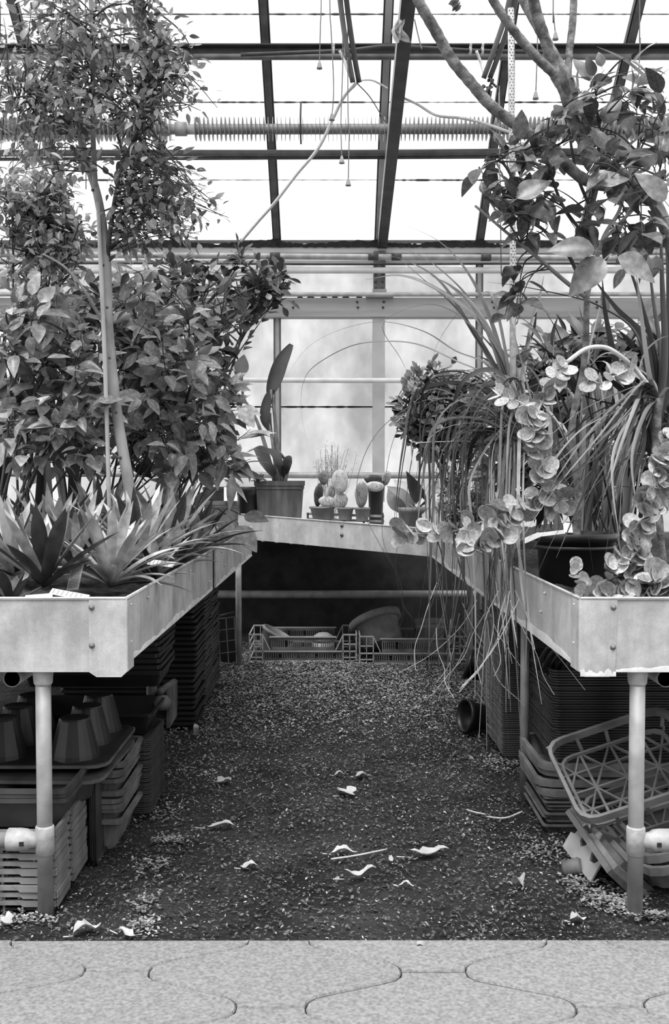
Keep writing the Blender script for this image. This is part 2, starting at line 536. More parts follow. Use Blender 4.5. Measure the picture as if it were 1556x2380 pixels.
ceil_ = struct(obj('ceiling', MB().bar((-4.3, YW - .02, EAVE + .02), (4.3, YW - .02, EAVE + .02), .03, .02), 'bar_grey'), 'sloping roof of overlapping glass panes')
rows = [7.6, 7.16, 6.69, 6.23, 5.76, 5.29, 4.82]
sdir = Vector((0, -1, SL)).normalized()
snor = Vector((0, SL, 1)).normalized()
for r in range(len(rows) - 1):
    ya, yb = rows[r], rows[r + 1]
    for (x0, x1) in zip(bars_x[:-1], bars_x[1:]):
        c0 = Vector((0, ya, roofz(ya))) + snor * .034 - sdir * .012
        c1 = Vector((0, yb, roofz(yb))) + snor * .026
        mb = MB().bar(c0 + Vector(((x0 + x1) / 2, 0, 0)), c1 + Vector(((x0 + x1) / 2, 0, 0)), x1 - x0 - .03, .004, up=snor)
        obj('pane', mb, 'roof_glass', ceil_)
        if r > 0:
            mo = MB(); n = 30; vs = []
            k = R(.4, 1.5)
            for i in range(n + 1):
                x = x0 + .02 + (x1 - x0 - .04) * i / n
                h = R(.0015, .006) * k
                p = c0 + Vector((x, 0, 0)) - snor * .006
                vs += [p - sdir * h, p + sdir * (h + .002)]
            mo.add(vs, [(2 * i, 2 * i + 2, 2 * i + 3, 2 * i + 1) for i in range(n)])
            obj('moss_line', mo, 'moss', ceil_)
for i, x in enumerate(bars_x):
    a = Vector((x, YW - .02, roofz(YW - .02))); b = Vector((x, 4.8, roofz(4.8)))
    g = obj('glazing_bar', MB().bar(a, b, .040, .05, up=snor), 'bar_light' if abs(x - .319) < .01 else 'mid_steel', ceil_)
    mb = MB()
    for s in (-1, 1):
        mb.bar(a + Vector((s * .024, 0, 0)) + snor * .012, b + Vector((s * .024, 0, 0)) + snor * .012, .011, .045, up=snor)
    obj('putty_edge', mb, 'dark_steel', g)
# purlin: dark channel over a paler tube
Yp = 6.30
za, zb = P(778, 106, Yp).z, P(778, 139, Yp).z
pur = obj('purlin', MB().box((0, Yp + .03, (za + zb) / 2 + .018), (8.4, .02, za - zb - .03)).box((0, Yp, za - .004), (8.4, .07, .008)), 'dark_steel', ceil_)
obj('purlin_tube', MB().tube([(-4.2, Yp, zb + .018), (4.2, Yp, zb + .018)], .019, 10), 'mid_steel', pur, True)
# main rafter, a deep steel beam rising towards the viewer
A = P(889, 578, YW - .06); B = P(951, 0, 4.88)
d = (B - A)
mr = obj('main_rafter', MB().bar(A, A + d * 1.35, .068, .006, up=(0, .2, 1)), 'dark_steel', ceil_)
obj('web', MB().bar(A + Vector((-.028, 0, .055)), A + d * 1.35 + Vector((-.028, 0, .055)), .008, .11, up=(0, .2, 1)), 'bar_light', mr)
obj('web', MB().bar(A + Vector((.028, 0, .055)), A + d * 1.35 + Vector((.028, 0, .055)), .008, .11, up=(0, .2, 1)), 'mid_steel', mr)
# ------------------------------------------------------------------ pipes along the glazing
def hpipe(name, label, y0, y1, Y, dpx, material, x0=-200, x1=1760, group=None, couplings=()):
    s = F / Y
    a, b = P(x0, y0, Y), P(x1, y1, Y)
    m = a.lerp(b, .5) + Vector((0, 0, R(-.006, .002)))
    t = thing(name, label, 'pipe', (a.x, a.y, a.z), group)
    obj('tube', MB().tube(cat([a, a.lerp(b, .25), m, a.lerp(b, .75), b], 6), dpx / 2 / s, 12), material, t, True)
    for cx in couplings:
        c = P(cx, y0 + (y1 - y0) * (cx - x0) / (x1 - x0), Y)
        obj('coupling', MB().tube([c - Vector((.035, 0, 0)), c + Vector((.035, 0, 0))], dpx / 2 / s * 1.22, 12), 'dark_steel', t, True)
    return t
hpipe('heating_pipe', 'upper pale pipe with dark couplings just under the mossy eave', 590, 602, 7.36, 14, 'pipe', couplings=(868, 922, 1130, 640))
hpipe('rail', 'thin dark rod between the two pale pipes under the eave', 611, 613, 7.44, 5, 'dark_steel')
hpipe('heating_pipe', 'pale pipe midway between the eave and the wooden sill beam', 629, 628, 7.40, 14, 'pale_pipe')
hpipe('heating_pipe', 'slim grey pipe right above the wooden sill beam', 684, 684, 7.42, 10, 'pipe')
hpipe('heating_pipe', 'white pipe crossing the cloudy lower panes at mid height', 880, 886, 7.42, 12, 'pale_pipe')
hpipe('heating_pipe', 'lowest pipe running behind the pots along the bottom of the panes', 1100, 1106, 7.46, 15, 'pipe')
hpipe('heating_pipe', 'dim pipe in the dark below the back bench', 1381, 1381, 7.3, 19, 'pipe')
t = hpipe('support_pipe', 'dark pipe with a thin rod beneath it under the finned heater', 357, 351, 6.5, 15, 'mid_steel')
obj('rod', MB().tube([P(-200, 371, 6.52), P(1760, 362, 6.52)], .011, 8), 'dark_steel', t, True)
# finned heating pipe
Yf = 6.4; sF = F / Yf
a, b = P(-150, 301, Yf), P(1720, 299, Yf)
fp = thing('finned_pipe', 'long finned heating pipe hung below the roof glass', 'heater', tuple(a))
obj('tube', MB().tube([a, b], .031, 16), 'fin_metal', fp, True)
c = P(421, 300, Yf)
obj('coupling', MB().tube([c - Vector((.035, 0, 0)), c + Vector((.035, 0, 0))], .042, 16), 'pipe', fp, True)
fm = MB().lathe([(.030, -.0014), (.072, -.0008), (.072, .0008), (.030, .0014)], 18, mtx=Matrix.Rotation(math.pi / 2, 3, 'Y')).mesh('fin', False, 'fin_metal')
x = a.x + .02
while x < b.x:
    if abs(x - c.x) > .065:
        o = bpy.data.objects.new('fin', fm); COL.objects.link(o); o.parent = fp
        o.location = Vector((x, Yf, a.z + (b.z - a.z) * (x - a.x) / (b.x - a.x))) - fp.location
        o.rotation_euler = (0, R(-.03, .03), R(-.03, .03))
    x += .0262
for cx in (700, 1140, 60):
    c = P(cx, 300, Yf)
    obj('hanger', MB().tube([c + Vector((0, 0, .16)), c + Vector((0, -.09, .05)), c + Vector((0, -.085, -.05)), c + Vector((0, 0, -.088))], .006, 6), 'dark_steel', fp, True)
# vent shaft beside the purlin with clamps and two hanging arms
Yv = 6.15
vs_ = thing('vent_shaft', 'dark vent shaft running along the purlin with pale clamps', 'shaft', tuple(P(560, 125, Yv)))
obj('rod', MB().tube(cat([P(560, 127, Yv), P(700, 122, Yv), P(810, 117, Yv), P(900, 108, Yv), P(1010, 112, Yv), P(1110, 118, Yv), P(1290, 121, Yv)], 5), .012, 8), 'dark_steel', vs_, True)
for cx, cy in ((776, 117), (802, 117), (1094, 117), (1122, 118)):
    c = P(cx, cy, Yv)
    obj('clamp', MB().tube([c - Vector((.006, 0, 0)), c + Vector((.006, 0, 0))], .026, 10), 'rope', vs_, True)
    obj('clamp_bolt', MB().tube([c, c + Vector((0, -.03, .03))], .007, 6), 'rope', vs_, True)
def arm(label, pts, w, wires):
    q = cat([P(*p) for p in pts], 5)
    t = thing('vent_opener', label, 'opener', tuple(q[0]))
    for dx in (-.5, .5):
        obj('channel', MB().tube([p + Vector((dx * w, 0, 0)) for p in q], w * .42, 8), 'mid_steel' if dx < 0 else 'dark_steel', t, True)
    for wpts in wires:
        obj('link', MB().tube(cat([P(*p) for p in wpts], 6), .007, 6), 'rope', t, True)
arm('curved dark vent arm ending in slack cords left of the rafter', [(792, -60, 4.9), (802, 30, 4.95), (815, 120, 5.0), (828, 192, 5.05)], .030,
    [[(790, 118, 5.1), (800, 140, 5.1), (815, 180, 5.05)]])
arm('straight dark vent arm with a knotted end near the perforated pole', [(1204, -60, 4.9), (1185, 30, 4.95), (1155, 120, 5.0), (1132, 182, 5.05)], .030,
    [[(1108, 118, 5.1), (1120, 150, 5.1), (1128, 175, 5.05)]])
kn = MB()
for k in range(16):
    p = P(1132 + R(-9, 14), 190 + R(-5, 30), 5.05); q = p + Vector((R(-.03, .03), R(-.02, .02), R(-.06, .01)))
    kn.tube(cat([p, p.lerp(q, .5) + Vector((R(-.02, .02), R(-.02, .02), 0)), q], 4), .006, 5)
o = obj('knotted_twine', kn, 'bark_dark', None, True); o['kind'] = 'stuff'
tag(o, 'tangle of dark twine knotted at the end of the vent arm', 'twine')
def cord(label, pts, r, material='rope', name='cord', grp=None):
    o = obj(name, MB().tube(cat([P(*p) for p in pts], 8), r, 6), material, None, True)
    return tag(o, label, 'cord', grp)
cord('pale slack hose drooping from the curved vent arm down to the leafy shrub', [(828, 194, 5.05), (800, 225, 5.1), (775, 275, 5.15), (740, 345, 5.2), (690, 405, 5.25), (640, 470, 5.3), (600, 515, 5.35), (560, 562, 5.4)], .0085)
cord('thin cord looping from the vent arm over to the rafter', [(828, 194, 5.05), (845, 186, 5.1), (870, 188, 5.2), (900, 205, 5.3)], .005)
cord('fine wire running from the vent arm down to the finned pipe', [(832, 195, 5.05), (860, 225, 5.3), (885, 265, 5.6), (897, 285, 5.8)], .003, 'cord')
cord('dark cable sagging from the rafter to the perforated pole', [(934, 226, 5.72), (970, 242, 5.5), (1015, 268, 5.2), (1070, 274, 4.9), (1120, 285, 4.6), (1175, 304, 4.33), (1192, 310, 4.30)], .0072, 'pipe')
cord('thin wire hanging beside the rafter', [(964, 45, 4.7), (972, 80, 4.7), (981, 115, 4.7)], .003, 'cord')
for n_, (pts, bell) in enumerate(((((747, -40, 5.0), (745, 60, 5.0), (743, 152, 5.0)), 'pull cord with a bell end just left of the curved vent arm'),
                  (((767, -40, 5.0), (770, 70, 5.0), (776, 200, 5.0), (772, 272, 5.0)), 'wavy pull cord hanging behind the pale hose'),
                  (((797, 30, 5.0), (797, 150, 5.0), (793, 280, 5.0), (795, 372, 5.0)), 'pull cord reaching below the dark support pipe'),
                  (((809, 200, 5.0), (812, 300, 5.0), (810, 424, 5.0)), 'longest pull cord ending at the third pane joint'),
                  (((1287, -40, 4.6), (1288, 30, 4.6), (1292, 84, 4.6)), 'short pull cord hanging between the upper frangipani branches'),
                  (((1251, -40, 4.6), (1250, 100, 4.6), (1246, 222, 4.6)), 'pull cord hanging just right of the perforated pole'),
                  (((1488, 0, 4.6), (1489, 100, 4.6), (1478, 300, 4.6)), 'plain cord hanging near the right roof bar'))):
    q = [P(*p) for p in pts]
    if q[0].z > 2.9: q.insert(0, Vector((q[0].x, q[0].y, roofz(q[0].y))))
    t = thing('pull_cord', bell, 'cord', tuple(q[-1]), 'pull cords below the roof')
    obj('string', MB().tube(cat(q, 6), .0028, 5), 'cord', t, True)
    if n_ < 6:
        e = q[-1]
        obj('bell', MB().lathe([(.004, .02), (.007, .012), (.013, -.010), (.014, -.016), (.004, -.017)], 10, e), 'bark_smooth', t, True)
for n_, xs in enumerate(((196, 200, -640, 440), (283, 280, -640, 500), (1161, 1164, 200, 330), (1160, 1166, 215, 640), (1198, 1196, -640, 330))):
    tag(obj('hanging_wire', MB().tube([P(xs[0], xs[2], 5.2), P(xs[1], xs[3], 5.2)], .0028, 5), 'cord', None, True),
        ['thin wire hanging behind the tree trunk', 'thin wire hanging among the right half of the tree crown', 'thin wire hanging from the twine knot', 'thin wire below the support pipe left of the perforated pole', 'thin wire crossing the tall pole'][n_], 'wire', 'wires below the roof')
# torn scrap hanging on the rafter, dry scrap near the top
mb = MB()
c = P(932, 75, 5.0)
for k in range(5):
    mb.ribbon(cat([c + Vector((R(-.02, .02), 0, .06)), c + Vector((R(-.04, .0), -.01, .0)), c + Vector((R(-.02, .05), R(-.02, .02), -.05))], 4), [.012, .03, .035, .04, .045, .04, .04, .03, .01][:9], .5)
tag(obj('torn_scrap', mb, 'dry_leaf', None, True), 'pale torn scrap of sheeting caught on the steel rafter', 'scrap')
mb = MB(); q = cat([P(1052, -40, 4.5), P(1056, 5, 4.5), P(1068, 22, 4.5)], 6)
mb.tube(q, [.018 + .008 * math.sin(i * 2.3) for i in range(len(q) - 1)] + [.008], 7)
tag(obj('dried_pod', mb, 'bark_scar', None, True), 'small shrivelled twig end dangling at the top right of the rafter', 'twig')

# ------------------------------------------------------------------ benches
ZT = .831
def lip(mb, a, b, zt0, zb0, zt1, zb1, th=.006):
    a, b = Vector(a), Vector(b)
    t = (b - a).normalized(); n = Vector((-t.y, t.x)) * th
    vs = []
    for p, zt, zb in ((a, zt0, zb0), (b, zt1, zb1)):
        for q in (p, p + n):
            vs += [(q.x, q.y, zb), (q.x, q.y, zt)]
    mb.add(vs, [(0, 4, 5, 1), (2, 3, 7, 6), (1, 5, 7, 3), (0, 2, 6, 4), (0, 1, 3, 2), (4, 6, 7, 5)])
    mb.tube([(a.x, a.y, zt0), (b.x, b.y, zt1)], .0045, 6)
    return mb
def rivet(par, c, nrm, r=.0052, m='rivet'):
    q = Vector((0, 0, 1)).rotation_difference(Vector(nrm)).to_matrix()
    obj('rivet', MB().lathe([(r * 1.5, 0), (r * 1.5, .0012), (r, .0025), (r * .8, .006), (0, .0075)], 10, c, q), m, par, True)
def lime(par, a, b, z0, z1, zb, n=90, amp=.03, off=.0015, nrm=(0, -1, 0)):
    """crust of lime along the lower edge of a panel"""
    mb = MB(); vs = []; a, b = Vector(a), Vector(b); nv = Vector(nrm).normalized() * off
    ph = R(0, 9)
    for i in range(n + 1):
        t = i / n; p = a.lerp(b, t); zz = z0 + (z1 - z0) * t
        h = amp * (.15 + .55 * abs(math.sin(t * 5 + ph)) * abs(math.sin(t * 13 + ph)) + .2 * abs(math.sin(t * 41 + ph)) + R(0, .12))
        vs += [(p.x + nv.x, p.y + nv.y, zz), (p.x + nv.x, p.y + nv.y, zz + h * .6), (p.x + nv.x * .2, p.y + nv.y * .2, zz + h)]
    mb.add(vs, [(3 * i + k, 3 * i + 3 + k, 3 * i + 4 + k, 3 * i + 1 + k) for i in range(n) for k in range(2)])
    obj('lime_crust', mb, 'lime', par, True)
def tee(par, x, y, z, sgn):
    f = obj('tee_fitting', MB().lathe([(.021, -.037), (.0235, -.036), (.024, .033), (.0225, .036), (.020, .037)], 20, (x, y, z)), 'fitting', par, True)
    obj('socket', MB().lathe([(.018, .012), (.021, .035), (.027, .045), (.029, .062), (.029, .094), (.026, .096)], 18, (x, y, z), Matrix.Rotation(sgn * math.pi / 2, 3, 'Y')), 'fitting', f, True)
    obj('grub_screw', MB().box((x + sgn * .052, y - .0285, z - .002), (.011, .004, .011)), 'seam', f)
def leg(par, x, y, z1, r=.0198):
    l = obj('leg', MB().lathe([(r, -.01), (r, z1)], 16, (x, y, 0)), 'pipe', par, True)
    obj('leg_socket', MB().lathe([(r + .001, z1 - .05), (r + .004, z1 - .045), (r + .007, z1 - .01), (r + .007, z1)], 16, (x, y, 0)), 'fitting', l, True)
    return l
def soil(par, poly, z):
    xs = [p[0] for p in poly]; ys = [p[1] for p in poly]
    nx, ny = 50, 70; idx = {}; vs = []; fs = []
    x0, x1, y0, y1 = min(xs), max(xs), min(ys), max(ys)
    for j in range(ny + 1):
        for i in range(nx + 1):
            idx[i, j] = len(vs)
            v = j / ny
            y = y0 + (y1 - y0) * v
            # squeeze rows between the two long edges
            le, re = poly_span(poly, min(max(y, y0 + 1e-4), y1 - 1e-4))
            vs.append((le + (re - le) * i / nx, y, z + R(-.012, .012)))
    for j in range(ny):
        for i in range(nx):
            fs.append((idx[i, j], idx[i + 1, j], idx[i + 1, j + 1], idx[i, j + 1]))
    obj('soil', MB().add(vs, fs), 'soil', par, True)
def poly_span(poly, y):
    xs = []
    for i in range(len(poly)):
        (xa, ya), (xb, yb) = poly[i - 1], poly[i]
        if (ya - y) * (yb - y) <= 0 and abs(ya - yb) > 1e-9:
            xs.append(xa + (xb - xa) * (y - ya) / (yb - ya))
    return min(xs), max(xs)
# left bench
YN = 2.58
LN = Vector((-.524, YN)); LF = Vector((-.474, 5.9))
lb = thing('plant_bench', 'galvanised metal bench on pipe legs carrying the bromeliads and slender tree', 'bench', (-.524, YN, 0), 'planting benches')
def lx(y): return LN.x + (LF.x - LN.x) * (y - YN) / (LF.y - YN)
fr = obj('front_panel', lip(MB(), (-1.9, YN), LN, ZT, ZT - .186, ZT, ZT - .186), 'zinc', lb)
s1 = obj('side_panel', lip(MB(), LN, (lx(4.22), 4.22), ZT, ZT - .168, ZT, ZT - .166), 'zinc', lb)
s2 = obj('side_panel', lip(MB(), (lx(4.30) - .0, 4.30), LF, ZT - .004, ZT - .168, ZT, ZT - .165), 'zinc', lb)
obj('side_joint', MB().box((lx(4.26) - .012, 4.26, ZT - .09), (.006, .10, .15)), 'seam', lb)
obj('end_panel', lip(MB(), LF, (-1.9, 5.9), ZT, ZT - .165, ZT, ZT - .165), 'zinc', lb)
pl = MB(); w = .092
x0 = LN.x - w
pts = [(x0, ZT - .004), (x0, ZT - .186), (x0 + .018, ZT - .198), (LN.x - .012, ZT - .198), (LN.x + .003, ZT - .184), (LN.x + .003, ZT - .004)]
pl.loft([[(px_, YN - .004, pz_) for px_, pz_ in pts], [(px_, YN + .002, pz_) for px_, pz_ in pts]])
cpn = obj('corner_plate', pl, 'zinc_plate', lb)
obj('side_flange', MB().bar((LN.x + .003, YN - .003, ZT - .095), (lx(YN + .07) + .003, YN + .07, ZT - .095), .003, .178, up=(0, 0, 1)), 'zinc_plate', cpn)
for z in (ZT - .022, ZT - .118): rivet(cpn, (LN.x - .085, YN - .004, z), (0, -1, 0))
for yy, z in ((2.62, .02), (2.62, .115), (2.85, .03), (3.25, .03), (3.6, .03), (4.1, .03), (4.1, .12), (4.5, .03), (4.6, .1), (5.2, .05), (5.6, .03), (5.75, .06), (5.8, .1)):
    rivet(lb, (lx(yy) + .001, yy, ZT - z), (1, 0, 0), .0035, 'zinc_plate')
lime(lb, (LN.x, YN), (lx(4.2), 4.2), ZT - .167, ZT - .165, 0, nrm=(1, 0, 0), amp=.028)
lime(lb, (lx(4.3), 4.3), LF, ZT - .167, ZT - .164, 0, nrm=(1, 0, 0), amp=.03)
obj('tray_floor', MB().prism([(-1.9, YN + .01), (LN.x - .008, YN + .01), (LF.x - .008, 5.89), (-1.9, 5.89)], ZT - .14, ZT - .125), 'grey_plastic', lb)
soil(lb, [(-1.88, YN + .012), (LN.x - .009, YN + .012), (LF.x - .009, 5.885), (-1.88, 5.885)], ZT - .042)
legx = P(104, 1900, 2.62).x
L1 = leg(lb, legx, 2.62, .655)
tee(lb, legx, 2.62, P(104, 1951, 2.62).z, -1)
obj('rail', MB().tube([(legx - .08, 2.62, P(104, 1951, 2.62).z), (-1.9, 2.62, P(104, 1951, 2.62).z)], .0195, 14), 'pipe', lb, True)
leg(lb, P(352, 1500, 3.8).x, 3.8, .68); leg(lb, P(555, 1450, 6.05).x, 6.05, .70, .0178)
leg(lb, -1.6, 2.62, .655)
c = P(28, 1577, 2.62)
obj('bearer', MB().lathe([(.0205, 0), (.0225, -.002), (.0225, 3.0), (.0175, 3.0), (.0175, .0), (.0205, 0)], 16, c, Matrix.Rotation(-math.pi / 2, 3, 'X')), 'pipe', lb, True)
obj('cross_bearer', MB().tube([(legx, 2.645, .662), (-1.9, 2.645, .662)], .016, 10), 'dark_steel', lb, True)
# right bench
RN = Vector((P(1350, 1391, YN).x, YN)); RF = Vector((P(1004, 1250, 5.6).x, 5.6))
ZRF = P(1004, 1230, 5.6).z; ZRB = P(1004, 1294, 5.6).z
rb = thing('plant_bench', 'galvanised metal bench on pipe legs carrying the black pot and trailing round leaves', 'bench', (RN.x, YN, 0), 'planting benches')
obj('front_panel', lip(MB(), RN, (2.0, YN), ZT, ZT - .186, ZT, ZT - .186), 'zinc', rb)
obj('side_panel', lip(MB(), RF, RN, ZRF, ZRB, ZT, ZT - .180), 'zinc', rb)
pl = MB(); x0 = RN.x
pts = [(x0 - .003, ZT - .004), (x0 - .003, ZT - .184), (x0 + .012, ZT - .198), (x0 + .074, ZT - .198), (x0 + .088, ZT - .186), (x0 + .092, ZT - .004)]
pl.loft([[(a_, YN - .004, b_) for a_, b_ in pts], [(a_, YN + .002, b_) for a_, b_ in pts]])
cpn = obj('corner_plate', pl, 'zinc_plate', rb)
obj('side_flange', MB().bar((RN.x - .003, YN - .003, ZT - .095), (RN.x - .006, YN + .07, ZT - .095), .003, .178), 'zinc_plate', cpn)
for z in (ZT - .022, ZT - .122): rivet(cpn, (RN.x + .082, YN - .004, z), (0, -1, 0))
def rx(y): return RN.x + (RF.x - RN.x) * (y - YN) / (RF.y - YN)
for yy, z in ((2.62, .02), (2.62, .118), (2.95, .03), (3.0, .09), (3.5, .03), (4.0, .03), (4.5, .03), (4.9, .04), (5.2, .03)):
    rivet(rb, (rx(yy) - .001, yy, ZT - z), (-1, 0, 0), .0035, 'zinc_plate')
lime(rb, RF, RN, ZRB, ZT - .18, 0, nrm=(-1, 0, 0), amp=.035)
lime(rb, (RN.x, YN - .004), (RN.x + .09, YN - .004), ZT - .196, ZT - .196, 0, n=60, amp=.022)
lime(rb, (RN.x + .09, YN), (2.0, YN), ZT - .186, ZT - .186, 0, n=160, amp=.022)
poly = [(RN.x + .009, YN + .012), (1.95, YN + .012), (1.95, 7.4), (RF.x + 1.2, 7.4), (RF.x + .009, 5.62)]
obj('tray_floor', MB().prism(poly, ZT - .14, ZT - .125), 'grey_plastic', rb)
soil(rb, poly, ZT - .042)
legx = P(1479, 1900, 2.62).x
leg(rb, legx, 2.62, .655); zt = P(1479, 1953, 2.62).z
tee(rb, legx, 2.62, zt, 1)
obj('rail', MB().tube([(legx + .08, 2.62, zt), (2.0, 2.62, zt)], .0195, 14), 'pipe', rb, True)
leg(rb, P(1221, 1600, 3.58).x, 3.58, .66, .0165); leg(rb, P(1092, 1480, 5.7).x, 5.7, .68, .0178); leg(rb, 1.6, 2.62, .655)
c = P(1548, 1577, 2.62)
obj('bearer', MB().lathe([(.0205, 0), (.0225, -.002), (.0225, 3.0), (.0175, 3.0), (.0175, .0), (.0205, 0)], 16, c, Matrix.Rotation(-math.pi / 2, 3, 'X')), 'pipe', rb, True)
# back bench set across the corner, with its corrugated tray sheet
BL = P(545, 1194, 6.5); BR = P(1004, 1230, 5.6); BLb = P(590, 1253, 6.43); BRb = P(1004, 1294, 5.6)
bb = thing('plant_bench', 'galvanised bench set across the end of the aisle with potted cacti', 'bench', (BL.x, BL.y, 0), 'planting benches')
dirb = (BL - BR); ex = 1.9
BL2 = BR + dirb * ex
obj('front_panel', lip(MB(), (BL2.x, BL2.y), (BR.x, BR.y), BL2.z, BL2.z - .157, BR.z, BRb.z), 'zinc', bb)
nb = Vector((dirb.y, -dirb.x, 0)).normalized(); nb = nb if nb.y < 0 else -nb
for px_, pz_ in ((781, 1221), (778, 1243)):
    t_ = (781 - 1004) / (545 - 1004); c = BR.lerp(BL, t_ * .86); zc = P(px_, pz_, c.y).z
    rivet(bb, (c.x + nb.x * .003, c.y + nb.y * .003, zc), nb, .008)
ZB = .70
cs = MB(); vs = []; n = 200
for i in range(n + 1):
    t_ = i / n; p = BR.lerp(BL2, t_); zz = BRb.z + (BL2.z - .157 - BRb.z) * t_ + .006 + .016 * math.sin(t_ * dirb.length * ex / .115 * 2 * math.pi) - .012 + .026 * (1 - t_)
    vs += [(p.x + nb.x * -.004, p.y + nb.y * -.004, zz), (p.x - nb.x * 1.3, p.y - nb.y * 1.3, zz)]
cs.add(vs, [(2 * i, 2 * i + 2, 2 * i + 3, 2 * i + 1) for i in range(n)])
obj('corrugated_sheet', cs, 'zinc_plate', bb, True)
for xx, yy in ((-1.2, 7.2), (.9, 6.4)): leg(bb, xx, yy, .68, .0178)
# ------------------------------------------------------------------ trays, crates and pots under the benches
def rrect(w, d, r, z, n=3):
    out = []
    for cx, cy, a0 in ((w / 2 - r, d / 2 - r, 0), (-w / 2 + r, d / 2 - r, 90), (-w / 2 + r, -d / 2 + r, 180), (w / 2 - r, -d / 2 + r, 270)):
        for k in range(n):
            a = math.radians(a0 + 90 * k / (n - 1))
            out.append((cx + r * math.cos(a), cy + r * math.sin(a), z))
    return out
def tray_mesh(name, w, d, h, rim_h=.006, rim_w=.012, tap=.012, material='black_plastic', r=.02):
    i1 = rim_w * 2; i2 = i1 + tap * 2
    loops = [rrect(w - i2, d - i2, r, 0), rrect(w - i1, d - i1, r, h - rim_h), rrect(w, d, r, h - rim_h), rrect(w, d, r, h),
             rrect(w - i1 * .8, d - i1 * .8, r, h), rrect(w - i2, d - i2, r, .004)]
    return MB().loft(loops).mesh(name, False, material)
ORD = ['', 'lowest', 'second', 'third', 'fourth', 'fifth', 'sixth', 'seventh', 'eighth', 'ninth', 'tenth', 'eleventh', 'twelfth', 'thirteenth', 'fourteenth', 'fifteenth', 'sixteenth', 'seventeenth', 'eighteenth', 'nineteenth']
def ordinal(k):
    if k < 20: return ORD[k]
    t = ['twenty', 'thirty', 'forty', 'fifty', 'sixty', 'seventy', 'eighty', 'ninety'][k // 10 - 2]
    return t[:-1] + 'ieth' if k % 10 == 0 else t + '-' + (['', 'first'] + ORD[2:])[k % 10]
def olab(label, k, n):
    """says which layer of its stack a tray is, counted up from the ground"""
    if n == 1: return label
    w = 'lowest' if k == 0 else 'topmost' if k == n - 1 else ordinal(k + 1) + ' up'
    return label.replace(' in ', ' ' + w + ' in ', 1) if ' in ' in label else label + ', ' + w
def stack(mesh, x, y, z0, n, pitch, label, group, jit=.004, rot=0.0, name='seed_tray', catg='tray', rotj=.012):
    for k in range(n):
        o = bpy.data.objects.new(name, mesh); COL.objects.link(o)
        o.location = (x + R(-jit, jit), y + R(-jit, jit), z0 + k * pitch)
        o.rotation_euler = (R(-.004, .004), R(-.004, .004), rot + R(-rotj, rotj))
        tag(o, olab(label, k, n), catg, group)
def corner(px, py, Y=None):
    """ground point under a stack's visible front corner"""
    return Q(px, py, 0.0)
# --- slatted crates, front left
c0 = corner(128, 2128); W, D = .62, .33
def slat_crate(name, W, D, material):
    mb = MB(); h = .011
    for y in (-D / 2, D / 2):
        mb.box((0, y, .030), (W, .010, h))
        for sx in (-1, 1):
            # thicker corner lugs with a sloping inner end
            xa, xb = sx * W / 2, sx * (W / 2 - .085)
            pts = [(xa, .036), (xb + sx * -.02, .036), (xb, .020), (xa, .020)]
            mb.loft([[(px_, y - .006, pz_) for px_, pz_ in pts], [(px_, y + .006, pz_) for px_, pz_ in pts]])
        for k in range(7):
            mb.box((-W / 2 + .05 + k * (W - .1) / 6, y * .97, .015), (.006, .006, .036))
    for x in (-W / 2, W / 2):
        for ya, yb in ((-D / 2, -.04), (.0, D / 2)):
            mb.box((x, (ya + yb) / 2, .028), (.010, yb - ya, .017))
        mb.box((x * .985, -.02, .031), (.008, .045, .008))
    for k in range(6):
        mb.box((0, -D / 2 + .03 + k * (D - .06) / 5, .0), (W * .96, .006, .005))
    for k in range(10):
        mb.box((-W / 2 + .03 + k * (W - .06) / 9, 0, .0), (.006, D * .96, .005))
    return mb.mesh(name, False, material)
sc_me = slat_crate('slatted_crate', W, D, 'crate_grey')
stack(sc_me, c0.x - W / 2, c0.y + D / 2, .004, 10, .0205, 'pale slatted crate in the low stack behind the left bench leg', 'slatted crates behind the left leg', .003, name='slatted_crate', catg='crate')
tm = tray_mesh('nested_tray', .52, .30, .085, .012, .012, .02, 'grey_plastic')
stack(tm, c0.x + .02 - .26, c0.y + .20, .205, 3, .013, 'grey nursery tray nested on top of the slatted crates', 'nested trays on the slatted crates', .003, name='nursery_tray')
# --- moulded pot carriers with cups, one turned upside down
def carrier(name, W, D, up, material):
    mb = MB()
    mb.loft([rrect(W, D, .05, 0, 4), rrect(W, D, .05, .014, 4), rrect(W - .03, D - .03, .05, .018, 4)])
    cols, rws = 4, 3
    for i in range(cols):
        for j in range(rws):
            x = -W / 2 + W / cols * (i + .5); y = -D / 2 + D / rws * (j + .5)
            r0 = min(W / cols, D / rws) * .47
            if up: prof = [(r0, .012), (r0 * .96, .03), (r0 * .62, .125), (r0 * .58, .130), (0, .128)]
            else: prof = [(0, -.058), (r0 * .8, -.058), (r0 * .84, -.054), (r0, .002), (r0, .012)]
            mb.lathe(prof, 22, (x, y, 0))
    return mb.mesh(name, False, material)
pA = P(245, 1788, 2.88)
ca = bpy.data.objects.new('pot_carrier', carrier('pot_carrier', .84, .46, True, 'black_plastic')); COL.objects.link(ca)
ca.location = (pA.x - .42, 2.88 + .23, pA.z); tag(ca, 'black moulded pot carrier turned upside down, its cups pointing up', 'carrier', 'moulded pot carriers')
pB = P(240, 1822, 2.86)
cb = bpy.data.objects.new('pot_carrier', carrier('pot_carrier', .84, .46, False, 'grey_plastic')); COL.objects.link(cb)
cb.location = (pB.x - .42, 2.86 + .23, pB.z); cb.rotation_euler = (0, 0, -.03); tag(cb, 'dark moulded pot carrier lying right way up beneath the upturned one', 'carrier', 'moulded pot carriers')
obj('rim_band', MB().loft([rrect(.845, .465, .05, .002, 4), rrect(.85, .47, .05, .010, 4)]).mesh('rim_band', False, 'dusty_plastic'), None, ca, loc=(0, 0, 0))
